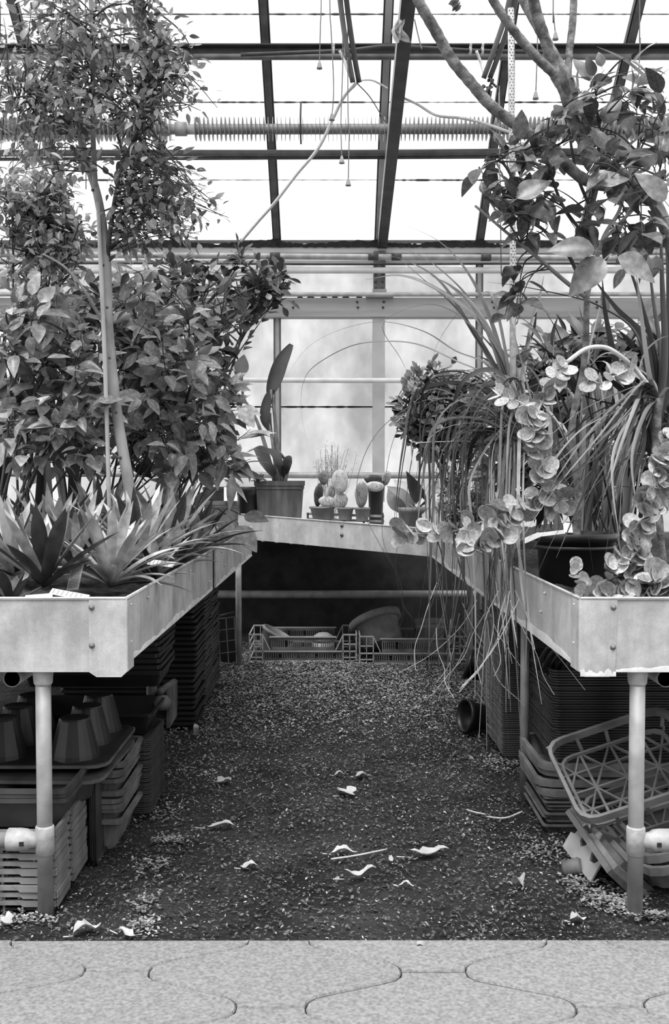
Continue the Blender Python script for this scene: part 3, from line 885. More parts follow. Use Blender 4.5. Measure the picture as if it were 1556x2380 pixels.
obj('rim_band', MB().loft([rrect(.845, .465, .05, .002, 4), rrect(.85, .47, .05, .010, 4)]).mesh('rim_band', False, 'dusty_plastic'), None, cb, loc=(0, 0, 0))
# --- thick-rimmed trays on the ground
c1 = corner(287, 1985)
tm = tray_mesh('deep_tray', .46, .34, .10, .013, .018, .02, 'dusty_plastic', .025)
zs = [0, .035, .048, .062, .088, .125, .140, .152, .172]
for k, z in enumerate(zs):
    o = bpy.data.objects.new('deep_tray', tm); COL.objects.link(o)
    o.location = (c1.x - .23 + R(-.006, .006), c1.y + .17, z + .002); o.rotation_euler = (R(-.01, .01), R(-.012, .012), R(-.03, .03))
    tag(o, olab('thick-rimmed deep tray in the short stack right of the slatted crates', k, len(zs)), 'tray', 'thick-rimmed trays on the ground')
# --- three flat sheets standing on edge
for k in range(3):
    p = Q(206 + k * 4, 2018, 0)
    m_ = tray_mesh('flat_sheet', .32, .26, .012, .003, .006, .002, 'grey_plastic')
    o = bpy.data.objects.new('flat_tray', m_); COL.objects.link(o)
    o.rotation_euler = (math.pi / 2, -.02, math.pi / 2 + .01); o.location = (p.x, p.y + .16, .135)
    tag(o, ['leftmost', 'middle', 'rightmost'][k] + ' flat tray standing on edge between the slatted crates and thick-rimmed trays', 'tray', 'flat trays standing on edge')
# --- tall thin-rimmed stack
c2 = corner(350, 1908)
tm = tray_mesh('thin_tray', .44, .30, .030, .0042, .012, .010, 'grey_plastic', .02)
stack(tm, c2.x - .22, c2.y + .15, .0, 36, .0068, 'thin-rimmed tray in the neat stack right of the thick-rimmed trays', 'neat thin tray stack on the left', .002, rotj=.006, name='thin_tray')
tm = tray_mesh('open_tray', .46, .30, .075, .010, .012, .018, 'black_plastic', .015)
p = P(352, 1660, 3.42)
stack(tm, p.x - .23, 3.42 + .15, p.z - .075, 1, .01, 'open black tray lying on top of the neat thin stack', None)
tm = tray_mesh('box_tray', .50, .34, .06, .014, .010, .012, 'black_plastic', .012)
p = P(300, 1640, 3.62)
stack(tm, P(372, 1600, 3.62).x - .25, 3.62 + .17, .385, 8, .021, 'black box-sided tray in the upper stack close under the left bench', 'box-sided trays under the left bench', .006, rotj=.03, name='box_tray')
# --- odd end-on tray sticking out
eo = thing('folded_tray', 'worn tray standing tilted on its end beside the black box trays', 'tray', tuple(P(390, 1690, 3.75)))
pa, pb, pc = P(372, 1608, 3.70), P(405, 1585, 4.0), P(393, 1690, 3.72)
obj('rolled_edge', MB().tube([pa, pb], .014, 8), 'dusty_plastic', eo, True)
obj('panel', MB().bar(P(391, 1650, 3.72), P(408, 1625, 4.0), .012, .13), 'dusty_plastic', eo)
obj('body', MB().bar(P(376, 1640, 3.74), P(398, 1615, 4.0), .05, .09), 'grey_plastic', eo)
obj('knob', MB().lathe([(0, 0), (.03, .005), (.034, .03), (.02, .05), (0, .055)], 10, P(378, 1650, 3.70)), 'dusty_plastic', eo, True)
# --- far left stacks
for (cx, cy, w, d, n, pit, mt, lab) in ((455, 1700, .60, .36, 26, .0238, 'black_plastic', 'black tray in the tall middle stack under the left bench'),
                                   (478, 1652, .60, .34, 30, .0203, 'grey_plastic', 'grey tray in the tall slanting stack second from the far leg'),
                                   (490, 1628, .60, .40, 28, .0214, 'grey_plastic', 'tray in the hindmost tall stack under the left bench')):
    c3 = corner(cx, cy)
    tm = tray_mesh('stack_tray', w, d, .04, pit * .55, .012, .012, mt, .012)
    stack(tm, c3.x - w / 2, c3.y + d / 2, 0, n, pit, lab, lab.replace('tray in', 'trays of'), .007, rotj=.02, name='stacked_tray')
tag(obj('dead_leaf', MB().ribbon(cat([Q(455, 1712, .004), Q(456, 1690, .06), P(453, 1682, 4.4)], 5), [.004, .012, .02, .022, .024, .024, .022, .018, .014, .01, .004][:11], .3), 'dry_leaf'), 'pale dry leaf leaning on the foot of the tall middle stack', 'leaf')

# --- wire-like lattice crate standing on end by the far leg
def lattice_box(par, o, ux, uy, w, h, cols, rws, r, material, part='lattice'):
    """flat grid of thin bars spanning w along ux and h along uy from corner o"""
    mb = MB()
    for i in range(cols + 1): mb.tube([o + ux * (w * i / cols), o + ux * (w * i / cols) + uy * h], r, 5)
    for j in range(rws + 1): mb.tube([o + uy * (h * j / rws), o + uy * (h * j / rws) + ux * w], r, 5)
    obj(part, mb, material, par)
ct = thing('crate', 'open lattice crate standing on its end by the far bench leg', 'crate', tuple(Q(500, 1548, 0)))
o0 = Q(494, 1548, .01); ux = (P(549, 1541, o0.y) - o0).normalized(); uy = Vector((-.06, .05, 1)).normalized()
lattice_box(ct, o0, ux, uy, .145, .27, 3, 4, .0035, 'dusty_plastic', 'front_lattice')
obj('back_panel', MB().bar(o0 + Vector((-.1, .12, .13)), o0 + Vector((.15, .12, .13)), .006, .26), 'black_plastic', ct)
obj('handle_strip', MB().tube([o0 + uy * .27, o0 + uy * .29 + ux * .07, o0 + uy * .30 + ux * .145], .004, 5), 'dusty_plastic', ct)
# --- two harvest crates across the back
def harvest(label, x0, x1, ybase, Y):
    a = P(x0, ybase, Y); b = P(x1, ybase, Y); w = b.x - a.x; h = .168; d = .38
    t = thing('crate', label, 'crate', (a.x, Y, 0), 'harvest crates under the back bench')
    e = w * .125
    fr = MB()
    for ya in (Y, Y + d):
        fr.box((a.x + w / 2, ya, h * .40), (w, .010, .008)).box((a.x + w / 2, ya, .006), (w, .010, .012))
        fr.box((a.x + w / 2, ya, h * .92), (w - e * 3, .010, .008))
        for s in (0, 1):
            xe = a.x + (w - e) * s
            fr.box((xe + e / 2, ya, h), (e, .012, .007)).box((xe + e / 2, ya, h * .66), (e, .010, .006)).box((xe + e / 2, ya, h * .18), (e, .010, .006))
            for q in (0, .5, 1): fr.box((xe + e * q, ya, h / 2), (.006 if q != .5 else .004, .010, h))
            xi = xe + (e if s == 0 else 0); xj = xi + (e * .55 if s == 0 else -e * .55)
            fr.bar((xi, ya, h), (xj, ya, h * .44), .008, .006)
    for xe in (a.x, b.x):
        for z in (.01, h * .4, h * .7, h): fr.box((xe, Y + d / 2, z), (.008, d, .007))
    obj('frame', fr, 'pale_plastic', t)
    for ya in (Y + .003, Y + d - .003):
        ba = MB()
        for z0, z1, xa, xb in ((.012, h * .38, .14, .86), (h * .44, h * .90, .21, .79)):
            n = 34 if z0 < .02 else 30
            for k in range(n + 1):
                if k % 8 in (7,): continue
                ba.box((a.x + w * (xa + (xb - xa) * k / n), ya, (z0 + z1) / 2), (w * .010, .005, (z1 - z0)))
            ba.box((a.x + w * (xa + xb) / 2, ya, z0 + (z1 - z0) * .12), (w * (xb - xa), .004, (z1 - z0) * .24))
            ba.box((a.x + w * (xa + xb) / 2, ya, z1 - (z1 - z0) * .1), (w * (xb - xa), .004, (z1 - z0) * .2))
        o = obj('slats', ba, 'dusty_plastic', t); o['kind'] = 'stuff'
    obj('bottom', MB().box((a.x + w / 2, Y + d / 2, .012), (w * .98, d * .97, .006)), 'black_plastic', t)
    return t
harvest('low slotted crate under the back bench holding the basket pot', 580, 829, 1542, 6.19)
harvest('low slotted crate under the back bench holding the big tilted pot', 837, 1086, 1546, 6.12)
def pot(name, label, c, r0, r1, h, material, mtx=None, catg='pot', group=None, rim=True, n=24, fill=True):
    t = thing(name, label, catg, tuple(c), group)
    rh = h * .16
    prof = [(0, 0), (r0 * .97, 0), (r0, .004), (r0 + (r1 - r0) * .82, h - rh)]
    if rim: prof += [(r1 * 1.05, h - rh), (r1 * 1.07, h - .003), (r1 * 1.03, h)]
    else: prof += [(r1, h)]
    prof += [(r1 * .93, h), (r1 * .90, h * .8), (r0 * .9, .012), (0, .012)]
    obj('body', MB().lathe(prof, n, c, mtx), material, t, True)
    if fill: obj('compost', MB().lathe([(0, h * .80), (r1 * .91, h * .79)], n, c, mtx), 'soil', t, True)
    return t
rot = lambda a, ax: Matrix.Rotation(math.radians(a), 3, ax)
pot('clay_pot', 'large plain pot lying tilted in the right slotted crate', P(893, 1500, 6.36), .125, .150, .19, 'terracotta', rot(-20, 'Y') @ rot(-26, 'X'), group='pots under the back bench', fill=False)
obj('band', MB().lathe([(.150, .145), (.166, .147), (.168, .188), (.150, .192)], 28, P(893, 1500, 6.36), rot(-20, 'Y') @ rot(-26, 'X')), 'terracotta', bpy.data.objects['clay_pot'], True)
pot('clay_pot', 'squat double-banded pot standing upright in the right slotted crate', P(1000, 1528, 6.32), .082, .092, .235, 'terracotta', rot(-14, 'X'), group='pots under the back bench', fill=False)
obj('band', MB().lathe([(.09, .17), (.094, .172), (.094, .195), (.09, .197)], 24, P(1000, 1528, 6.32), rot(-14, 'X')), 'terracotta', bpy.data.objects['clay_pot.001'], True)
pot('black_pot', 'black plastic pot on its side behind the gap between the two crates', P(815, 1510, 6.5), .05, .07, .10, 'black_plastic', rot(80, 'Y'), group='pots under the back bench', fill=False)
pot('basket_pot', 'ribbed basket pot leaning in the left slotted crate', P(625, 1512, 6.35), .075, .10, .13, 'crate_grey', rot(28, 'Y'), group='pots under the back bench', fill=False)
tag(obj('upturned_bowl', MB().lathe([(0, .055), (.03, .052), (.058, .035), (.07, .0), (.066, 0), (.05, .03), (0, .046)], 20, P(752, 1490, 6.35)).lathe([(.07, -.06), (.068, 0)], 20, P(752, 1490, 6.35)), 'pale_plastic', None, True), 'pale domed bowl upside down in the left slotted crate', 'bowl')

# --- right side stacks
def thinstack(cx, cy, w, d, n, pit, mt, lab, grp, jit=.003, right=True, z0=0.0, lean=0.0):
    c3 = corner(cx, cy)
    tm = tray_mesh('stack_tray', w, d, max(.03, pit * 2), pit * .45, .012, .008, mt, .012)
    for k in range(n):
        o = bpy.data.objects.new('seed_tray', tm); COL.objects.link(o)
        o.location = (c3.x + w / 2 + lean * k * pit + R(-jit, jit), c3.y + d / 2 + R(-jit, jit), z0 + k * pit); o.rotation_euler = (0, 0, R(-.01, .01))
        tag(o, olab(lab, k, n), 'tray', grp)
thinstack(1168, 1772, .46, .30, 84, .0073, 'dusty_plastic', 'thin tray in the tall fine-ribbed stack left of the second right leg', 'fine-ribbed tray stack on the right', .002, lean=-.02)
thinstack(1148, 1738, .46, .26, 60, .0102, 'crate_grey', 'thin tray in the second fine-ribbed stack, behind the tallest one', 'second fine-ribbed stack', .003, lean=-.02)
thinstack(1128, 1700, .46, .24, 36, .0137, 'dusty_plastic', 'worn thin tray in the hindmost ribbed stack on the right', 'hindmost ribbed stack', .008, lean=-.02)
pot('black_pot', 'black pot lying on its side at the foot of the hindmost ribbed stack', Q(1135, 1668, .07), .05, .07, .12, 'black_plastic', rot(-80, 'Y') @ rot(20, 'X'), fill=False)
pot('black_pot', 'black pot lying crushed above another beside the ribbed stack', Q(1135, 1668, .0) + Vector((.02, .05, .20)), .05, .07, .12, 'black_plastic', rot(-70, 'Y') @ rot(-10, 'X'), fill=False)
dt_ = thing('bent_tray', 'bent grey tray slumped against the hindmost ribbed stack', 'tray', tuple(Q(1110, 1640, 0)))
obj('panel', MB().ribbon(cat([P(1098, 1500, 4.95), P(1108, 1545, 4.85), P(1118, 1575, 4.8), P(1140, 1582, 4.7)], 5), [.10] * 16, .1, side=Vector((.3, .9, 0))), 'dusty_plastic', dt_, True)
obj('slats', MB().tube([P(1094, 1525, 4.9), P(1112, 1522, 4.8)], .003, 5).tube([P(1094, 1532, 4.9), P(1112, 1530, 4.8)], .003, 5), 'dusty_plastic', dt_)
# mixed stack beside the right leg
thinstack(1268, 1938, .46, .40, 9, .0125, 'dusty_plastic', 'worn tray at the bottom of the mixed stack beside the lattice crate', 'bottom trays of the mixed stack', .010, lean=.03)
c4 = corner(1268, 1938)
tm = tray_mesh('thick_tray', .46, .40, .07, .022, .02, .02, 'crate_grey', .05)
for k, (z, dx, dy) in enumerate(((.115, -.02, -.01), (.145, -.025, 0), (.176, -.012, .01), (.200, -.018, .0))):
    o = bpy.data.objects.new('deep_tray', tm); COL.objects.link(o); o.location = (c4.x + .23 + dx, c4.y + .20 + dy, z - .045); o.rotation_euler = (0, R(-.01, .01), R(-.03, .03))
    tag(o, olab('pale thick-rimmed tray midway up the mixed stack on the right', k, 4), 'tray', 'pale trays of the mixed stack')
tm = tray_mesh('ribbed_tray', .46, .40, .04, .010, .02, .01, 'grey_plastic', .04)
thin2 = tray_mesh('thin_pale_tray', .47, .40, .030, .0052, .01, .008, 'grey_plastic', .02)
for k in range(34):
    o = bpy.data.objects.new('seed_tray', thin2); COL.objects.link(o)
    o.location = (c4.x + .235 + .026 + R(-.004, .004) - k * .0003, c4.y + .20 + R(-.004, .004), .215 + k * .0084); o.rotation_euler = (0, 0, R(-.012, .012))
    tag(o, olab('thin dusty tray in the upper part of the mixed stack', k, 34), 'tray', 'upper trays of the mixed stack')
for k in range(7):
    o = bpy.data.objects.new('shallow_tray', tm); COL.objects.link(o)
    o.location = (c4.x + .40, c4.y + .28, .40 + k * .027); o.rotation_euler = (0, 0, R(-.02, .02))
    tag(o, olab('dark shallow tray pushed far back close under the right bench', k, 7), 'tray', 'dark shallow trays under the right bench')
mb = MB(); e0 = P(1262, 1545, 3.35)
for k in range(5):
    a = P(1250 + 14 * k, 1560 + 6 * k, 3.3); q = [a, a + Vector((.02, 0, .06)), a + Vector((.07, .02, .11))]
    mb.ribbon(cat(q, 4), [.05, .045, .04, .032, .026, .02, .012, .008, .003], .3, side=Vector((.5, .6, 0)))
tag(obj('torn_tray', mb, 'dusty_plastic', None, True), 'jagged torn tray edge at the top of the mixed stack', 'tray')
# --- leaning lattice crates
def lattice_crate(label, A, B, C, depth, cols, rws, material, grp, mirror=1):
    """A upper left, B lower left, C lower right corners of the open face"""
    ux = C - B; w = ux.length; ux.normalize()
    uy = A - B; uy = uy - ux * uy.dot(ux); h = uy.length; uy.normalize()
    n = ux.cross(uy).normalized()
    if n.y < 0: n = -n                               # pointing away from the viewer
    t = thing('lattice_crate', label, 'crate', tuple(B), grp)
    def at(u, v, k): return B + ux * (w * u) + uy * (h * v) + n * k
    rim = MB(); r = .05
    loop = []
    for (u, v, du, dv) in ((0, 0, 1, 1), (1, 0, -1, 1), (1, 1, -1, -1), (0, 1, 1, -1)):
        pass
    path = []
    for cx, cy, a0 in ((w - r, r, 270), (w - r, h - r, 0), (r, h - r, 90), (r, r, 180)):
        for k in range(4):
            a = math.radians(a0 + 30 * k); path.append(B + ux * (cx + r * math.cos(a)) + uy * (cy + r * math.sin(a)))
    path.append(path[0])
    def band(off, z0, z1, th):
        mb = MB(); ce = at(.5, .5, 0); vs = []
        for p in path[:-1]:
            i = (ce - p).normalized()
            vs += [p + n * z0 + i * off, p + n * z1 + i * off, p + n * z1 + i * (off + th), p + n * z0 + i * (off + th)]
        k = len(path) - 1
        return mb.add(vs, [(4 * i + a, 4 * i + (a + 1) % 4, 4 * ((i + 1) % k) + (a + 1) % 4, 4 * ((i + 1) % k) + a) for i in range(k) for a in range(4)])
    obj('rim', band(0, 0, .026, .012), material, t)
    obj('base_ring', band(.03, depth - .012, depth, .010), material, t)
    mi = .045
    for i in range(1, cols):
        u = i / cols
        obj('bar', MB().bar(at(u, .06, depth), at(u, .94, depth), .007, .010, up=n), material, t)
    for j in range(1, rws * 2):
        v = .06 + .88 * j / (rws * 2)
        obj('bar', MB().bar(at(mi, v, depth), at(1 - mi, v, depth), .006, .009, up=n), material, t)
    for i in range(cols):
        for j in range(rws):
            u0, u1 = i / cols, (i + 1) / cols
            v0, v1 = .06 + .88 * j / rws, .06 + .88 * (j + 1) / rws
            obj('diagonal', MB().bar(at(max(u0, mi), v0, depth), at(min(u1, 1 - mi), v1, depth), .0055, .008, up=n), material, t)
            obj('diagonal', MB().bar(at(max(u0, mi), v1, depth), at(min(u1, 1 - mi), v0, depth), .0055, .008, up=n), material, t)
    for (u, v) in [(i / cols, 0) for i in range(cols + 1)] + [(i / cols, 1) for i in range(cols + 1)] + [(0, j / rws) for j in range(rws)] + [(1, j / rws) for j in range(rws)]:
        pu, pv = .5 + (u - .5) * .96, .5 + (v - .5) * .96
        qu, qv = .5 + (u - .5) * .88, .5 + (v - .5) * .88
        obj('strut', MB().bar(at(pu, pv, .02), at(qu, qv, depth), .006, .010, up=ux), material, t)
    return t
lattice_crate('grey lattice crate leaning open towards the aisle behind the right leg', P(1272, 1722, 3.08), P(1352, 1912, 2.80), P(1660, 1812, 2.80), .075, 4, 2, 'crate_grey', 'leaning lattice crates')
lattice_crate('second lattice crate tucked beneath the leaning one', P(1330, 1860, 3.02), P(1392, 1962, 2.90), P(1690, 1868, 2.92), .06, 4, 1, 'crate_grey', 'leaning lattice crates')
# --- long trays slumped under the crates
def slab(name, label, pts, w, h, material, catg, grp, up=(0, 0, 1)):
    t = obj(name, MB().bar(P(*pts[0]), P(*pts[1]), w, h, up=up), material)
    return tag(t, label, catg, grp)
for k in range(5):
    slab('long_tray', ['leftmost', 'second', 'middle', 'fourth', 'rightmost'][k] + ' of the worn long trays slumped diagonally under the lattice crates', ((1368 + k * 7, 1930 - k * 6, 3.02 + .03 * k), (1470 + k * 14, 2075 - k * 10, 2.72 + .03 * k)), .20, .016, 'dusty_plastic' if k % 2 == 0 else 'crate_grey', 'tray', 'slumped long trays', up=(.75, -.15, .7))
tm = tray_mesh('front_tray', .46, .30, .075, .022, .016, .02, 'crate_grey', .04)
for k, (x, y, z, a) in enumerate(((1505, 2128, .02, -.16), (1500, 2080, .055, -.20), (1498, 2040, .09, -.26))):
    p = P(x, y, 2.72 + .02 * k)
    o = bpy.data.objects.new('deep_tray', tm); COL.objects.link(o)
    o.rotation_euler = (0, a, .05); o.location = (p.x + .225, p.y + .15, z + .03)
    tag(o, ['lowest of the worn trays heaped right of the front leg', 'middle one of the worn trays heaped right of the front leg', 'topmost worn tray heaped right of the front leg'][k], 'tray', 'trays heaped by the front leg')
# --- pale moulded piece with arches
t = thing('moulded_insert', 'pale moulded tray insert with arched cut-outs lying by the lattice crate', 'insert', tuple(Q(1370, 2050, 0)))
a0, b0 = Q(1312, 1968, .05), Q(1376, 2052, .012)
ax = (b0 - a0); Lx = ax.length; ax.normalize(); upv = (Vector((.35, .25, .9)) - ax * ax.dot(Vector((.35, .25, .9)))).normalized()
prof = [(0, 0), (0, .05), (.03, .055), (.06, .115), (.085, .115), (.09, .055), (.115, .045), (.14, .06), (.165, .12), (.19, .12), (.20, .06), (.215, .04), (.25, .045), (.29, .08), (.29, 0)]
sc_ = Lx / .29; nrm = ax.cross(upv).normalized()
mb = MB(); lo = [a0 + ax * (x * sc_) + upv * z for x, z in prof]
mb.loft([lo, [p + nrm * .006 for p in lo]])
obj('front_face', mb, 'pale_plastic', t)
mb = MB(); q = [a0 + ax * (x * sc_) + upv * z for x, z in prof[1:-1]]
vs = [p for p in q] + [p + nrm * -.07 if nrm.y < 0 else p + nrm * .07 for p in q]
mb.add(vs, [(i, i + 1, len(q) + i + 1, len(q) + i) for i in range(len(q) - 1)])
obj('ledge', mb, 'dusty_plastic', t)
tag(obj('ribbed_cup', MB().lathe([(.012, 0), (.02, .004)] + [(.022 + .003 * (k % 2), .006 + k * .006) for k in range(8)] + [(.02, .056), (0, .056)], 14, Q(1308, 2020, .02), rot(70, 'Y') @ rot(20, 'X')), 'dusty_plastic', None, True), 'small ribbed plastic cup lying beside the moulded insert', 'cup')
# ------------------------------------------------------------------ leaves
def blade(name, shape, W, material, droop=.12, fold=.15, n=6, pet=.12, wave=0.0):
    """leaf of unit length along +Y, blade width W, normal +Z, short stalk at the base"""
    def wid(t):
        if shape == 'ovate': return math.sin(math.pi * t ** .72) ** .85
        if shape == 'round': return math.sqrt(max(0, 1 - (2 * t - 1) ** 2))
        if shape == 'lance': return math.sin(math.pi * t ** .8) ** 1.15
        if shape == 'obovate': return math.sin(math.pi * t ** 1.35) ** .8
        if shape == 'heart': return math.sin(math.pi * min(1, t ** .5)) ** .9
        return 1
    mb = MB(); vs = []; rows_ = n + 1
    for i in range(rows_):
        t = i / n
        h = W / 2 * max(wid(min(max(t, .012), .988)), .03)
        y = pet + (1 - pet) * t
        zc = -droop * y * y
        for k in (-1, -.5, 0, .5, 1):
            vs.append((h * k, y, zc + fold * h * abs(k) + wave * math.sin(t * 9 + k * 2) * abs(k)))
    fs = []
    for i in range(rows_ - 1):
        for k in range(4):
            a = i * 5 + k
            fs.append((a, a + 1, a + 6, a + 5))
    mb.add(vs, fs)
    if pet > 0:
        mb.add([(-.012, 0, 0), (.012, 0, 0), (.012, pet * 1.05, -droop * pet * pet), (-.012, pet * 1.05, -droop * pet * pet)], [(0, 1, 2, 3)])
    return mb.mesh(name, True, material)
def disc(name, material, cup=.1, n=14):
    """round fleshy leaf, diameter 1, attached at its edge, with real thickness"""
    mb = MB(); top = []; bot = []
    mb.add([(0, .5, -cup * .5)] + [(.5 * math.cos(2 * math.pi * k / n) * (1 + .03 * (k % 2)), .5 + .5 * math.sin(2 * math.pi * k / n), cup * .5) for k in range(n)] + [(.26 * math.cos(2 * math.pi * k / n), .5 + .26 * math.sin(2 * math.pi * k / n), -cup * .25) for k in range(n)],
           [(1 + k, 1 + (k + 1) % n, 1 + n + (k + 1) % n, 1 + n + k) for k in range(n)] + [(1 + n + k, 1 + n + (k + 1) % n, 0) for k in range(n)])
    o = len(mb.v)
    mb.add([(0, .5, -cup * .5 - .06)] + [(.49 * math.cos(2 * math.pi * k / n), .5 + .49 * math.sin(2 * math.pi * k / n), cup * .5 - .03) for k in range(n)],
           [(1 + (k + 1) % n, 1 + k, 0) for k in range(n)])
    return mb.mesh(name, True, material)
def frame(d, up, pos, s, sw=None):
    y = Vector(d).normalized(); z = Vector(up) - y * y.dot(Vector(up))
    z = z.normalized() if z.length > 1e-4 else y.orthogonal().normalized()
    x = y.cross(z); sw = s if sw is None else sw
    m = Matrix(((x.x * sw, y.x * s, z.x * s, pos[0]), (x.y * sw, y.y * s, z.y * s, pos[1]), (x.z * sw, y.z * s, z.z * s, pos[2]), (0, 0, 0, 1)))
    return m
CAMP = Vector((0, 0, CAMZ))
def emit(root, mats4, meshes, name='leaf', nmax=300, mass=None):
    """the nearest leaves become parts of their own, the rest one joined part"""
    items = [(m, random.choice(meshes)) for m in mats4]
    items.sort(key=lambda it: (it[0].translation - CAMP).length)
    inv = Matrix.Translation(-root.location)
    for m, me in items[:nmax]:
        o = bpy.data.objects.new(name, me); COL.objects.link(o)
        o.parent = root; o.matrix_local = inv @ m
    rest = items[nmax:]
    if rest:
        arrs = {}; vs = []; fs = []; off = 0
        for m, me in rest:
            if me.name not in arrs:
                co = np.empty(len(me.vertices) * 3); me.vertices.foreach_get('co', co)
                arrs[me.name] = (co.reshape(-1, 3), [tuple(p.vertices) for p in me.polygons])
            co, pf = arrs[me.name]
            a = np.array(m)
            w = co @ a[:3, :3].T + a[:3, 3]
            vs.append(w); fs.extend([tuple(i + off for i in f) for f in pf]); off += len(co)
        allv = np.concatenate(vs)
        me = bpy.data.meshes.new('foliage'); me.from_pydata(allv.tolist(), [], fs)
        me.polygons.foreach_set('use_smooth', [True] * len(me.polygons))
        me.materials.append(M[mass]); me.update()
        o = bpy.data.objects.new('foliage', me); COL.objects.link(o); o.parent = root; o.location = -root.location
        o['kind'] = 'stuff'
def rvec(s=1.0): return Vector((R(-1, 1), R(-1, 1), R(-1, 1))) * s
def leaves_along(path, s0, s1, n, size, jit=.03, outd=.8, upb=.25, face=0.0, sv=.3):
    """leaf frames set alternately along a branch path"""
    out = []; k = len(path)
    for i in range(n):
        t = s0 + (s1 - s0) * (i + R(0, 1)) / n
        f = t * (k - 1); a = int(min(f, k - 2)); p = path[a].lerp(path[a + 1], f - a)
        tan = (path[a + 1] - path[a]).normalized()
        o = rvec(); o = (o - tan * o.dot(tan)).normalized()
        d = (tan * R(.1, .7) + o * outd + Vector((0, 0, upb)))
        up = Vector((R(-.5, .5), R(-.7, .3) - face, 1.0)) + rvec(.3)
        out.append(frame(d, up, p + o * R(0, jit), size * R(1 - sv, 1 + sv)))
    return out
def shrub(name, label, catg, base, polys, nbr, leafn, meshes, size, stem, mass=None, nmax=300, stem_r=.006, s0=.4, arch=.12, outd=.8, upb=.2, face=.3, group=None, trunk=None, sv=.3, jit=.02, hubs=None):
    base = Vector(base)
    t = thing(name, label, catg, tuple(base), group)
    br = MB(); lv = []
    if hubs:
        hp = []
        for h in hubs:
            q = cat([base, base.lerp(P(*h), .5) + Vector((R(-.03, .03), R(-.03, .03), 0)), P(*h)], 6)
            br.tube(q, taper(len(q), stem_r * 1.5, stem_r), 6, False); hp += q[-4:]
        trunk = lambda e: min(random.sample(hp, min(6, len(hp))), key=lambda p: (p - e).length)
    for poly, (ya, yb), share in polys:
        for i in range(max(1, int(nbr * share))):
            x, y = samp(poly); Y = R(ya, yb); e = P(x, y, Y)
            s = trunk(e) if trunk else base + Vector((R(-.05, .05), R(-.05, .05), 0))
            m = s.lerp(e, .5) + Vector((R(-.06, .06), R(-.06, .06), (e - s).length * arch))
            pth = cat([s, m, e], 5)
            br.tube(pth, taper(len(pth), stem_r, stem_r * .25), 5, False)
            lv += leaves_along(pth, s0, 1.0, leafn, size, jit, outd, upb, face, sv)
    obj('branches', br, stem, t, True)
    emit(t, lv, meshes, 'leaf', nmax, mass)
    return t, lv
def trunk_obj(par, pts, r0, r1, material, name='trunk', n=10, knots=0.0):
    q = cat([P(*p) for p in pts], 8); k = len(q)
    rr = [r * (1 + knots * math.sin(i * 2.1) * R(.4, 1)) for i, r in enumerate(taper(k, r0, r1))]
    obj(name, MB().tube(q, rr, n), material, par, True)
    return q

# ------------------------------------------------------------------ slender tree on the left bench
lt = [blade('tree_leaf', 'ovate', W_, 'leaf_tree', d_, f_) for W_, d_, f_ in ((.5, .2, .2), (.42, .35, .25), (.55, .05, .1))]
base = Vector((P(325, 1330, 3.6).x, 3.6, ZT - .05))
tree = thing('slender_tree', 'slender pale-trunked tree with fine small leaves rising from the left bench', 'tree', tuple(base))
tq = trunk_obj(tree, [(330, 1345, 3.6), (300, 1130, 3.6), (272, 960, 3.6), (252, 760, 3.6), (247, 600, 3.6), (228, 460, 3.6), (192, 340, 3.62), (178, 200, 3.65), (172, 60, 3.68), (166, -60, 3.7)], .021, .009, 'bark_smooth', n=12, knots=.02)
for i in range(12):
    c = tq[6 + i * 5]
    obj('knot', MB().lathe([(0, 0), (.004, .002), (.006, .0)], 7, c + Vector((R(-.012, .012), -.0185 + i * .0008, 0)), Matrix.Rotation(math.pi / 2, 3, 'X')), 'bark_dark', tree, True)
b2 = trunk_obj(tree, [(249, 610, 3.6), (256, 540, 3.58), (270, 450, 3.56), (288, 375, 3.55), (325, 300, 3.5), (343, 235, 3.5), (350, 120, 3.5), (322, -40, 3.5)], .009, .004, 'bark_dark', 'limb', 7)
b3 = trunk_obj(tree, [(222, 440, 3.6), (217, 330, 3.55), (216, 200, 3.55), (214, 60, 3.55), (206, -60, 3.55)], .010, .006, 'bark_smooth', 'limb', 7)
b4 = trunk_obj(tree, [(180, 310, 3.62), (140, 270, 3.5), (85, 243, 3.45), (0, 228, 3.4), (-60, 240, 3.4)], .006, .003, 'bark_dark', 'limb', 6)
b5 = trunk_obj(tree, [(250, 760, 3.6), (222, 720, 3.55), (190, 665, 3.5), (150, 620, 3.5), (100, 590, 3.5)], .007, .003, 'bark_smooth', 'limb', 6)
b6 = trunk_obj(tree, [(290, 370, 3.55), (275, 320, 3.55), (258, 255, 3.55), (246, 180, 3.5)], .006, .003, 'bark_dark', 'limb', 6)
def near_tree(pools):
    pts_ = [p for pool in pools for p in pool]
    def f(e):
        c = [p for p in random.sample(pts_, min(22, len(pts_))) if p.z < e.z + .25]
        return min(c or pts_, key=lambda p: (p - e).length)
    return f
def foliage(root, polys, nbr, leafn, meshes, size, pools, stem, nmax, mass, s0=.3, **kw):
    br = MB(); lv = []; f = near_tree(pools)
    for poly, (ya, yb), share in polys:
        for i in range(max(1, int(nbr * share))):
            x, y = samp(poly); e = P(x, y, R(ya, yb)); s = f(e)
            m = s.lerp(e, .5) + Vector((R(-.04, .04), R(-.04, .04), R(0, .06)))
            pth = cat([s, m, e], 5)
            br.tube(pth, taper(len(pth), .0035, .001), 4, False)
            lv += leaves_along(pth, s0, 1.0, leafn, size, **kw)
    o = obj('twigs', br, stem, root, True)
    emit(root, lv, meshes, 'leaf', nmax, mass)
T1 = [(0, 0), (190, 0), (190, 120), (120, 200), (0, 180)]
T2 = [(190, 0), (330, 0), (378, 60), (430, 120), (470, 130), (440, 180), (380, 200), (350, 290), (230, 300), (190, 200)]
T3 = [(0, 180), (190, 190), (230, 330), (200, 420), (0, 400)]
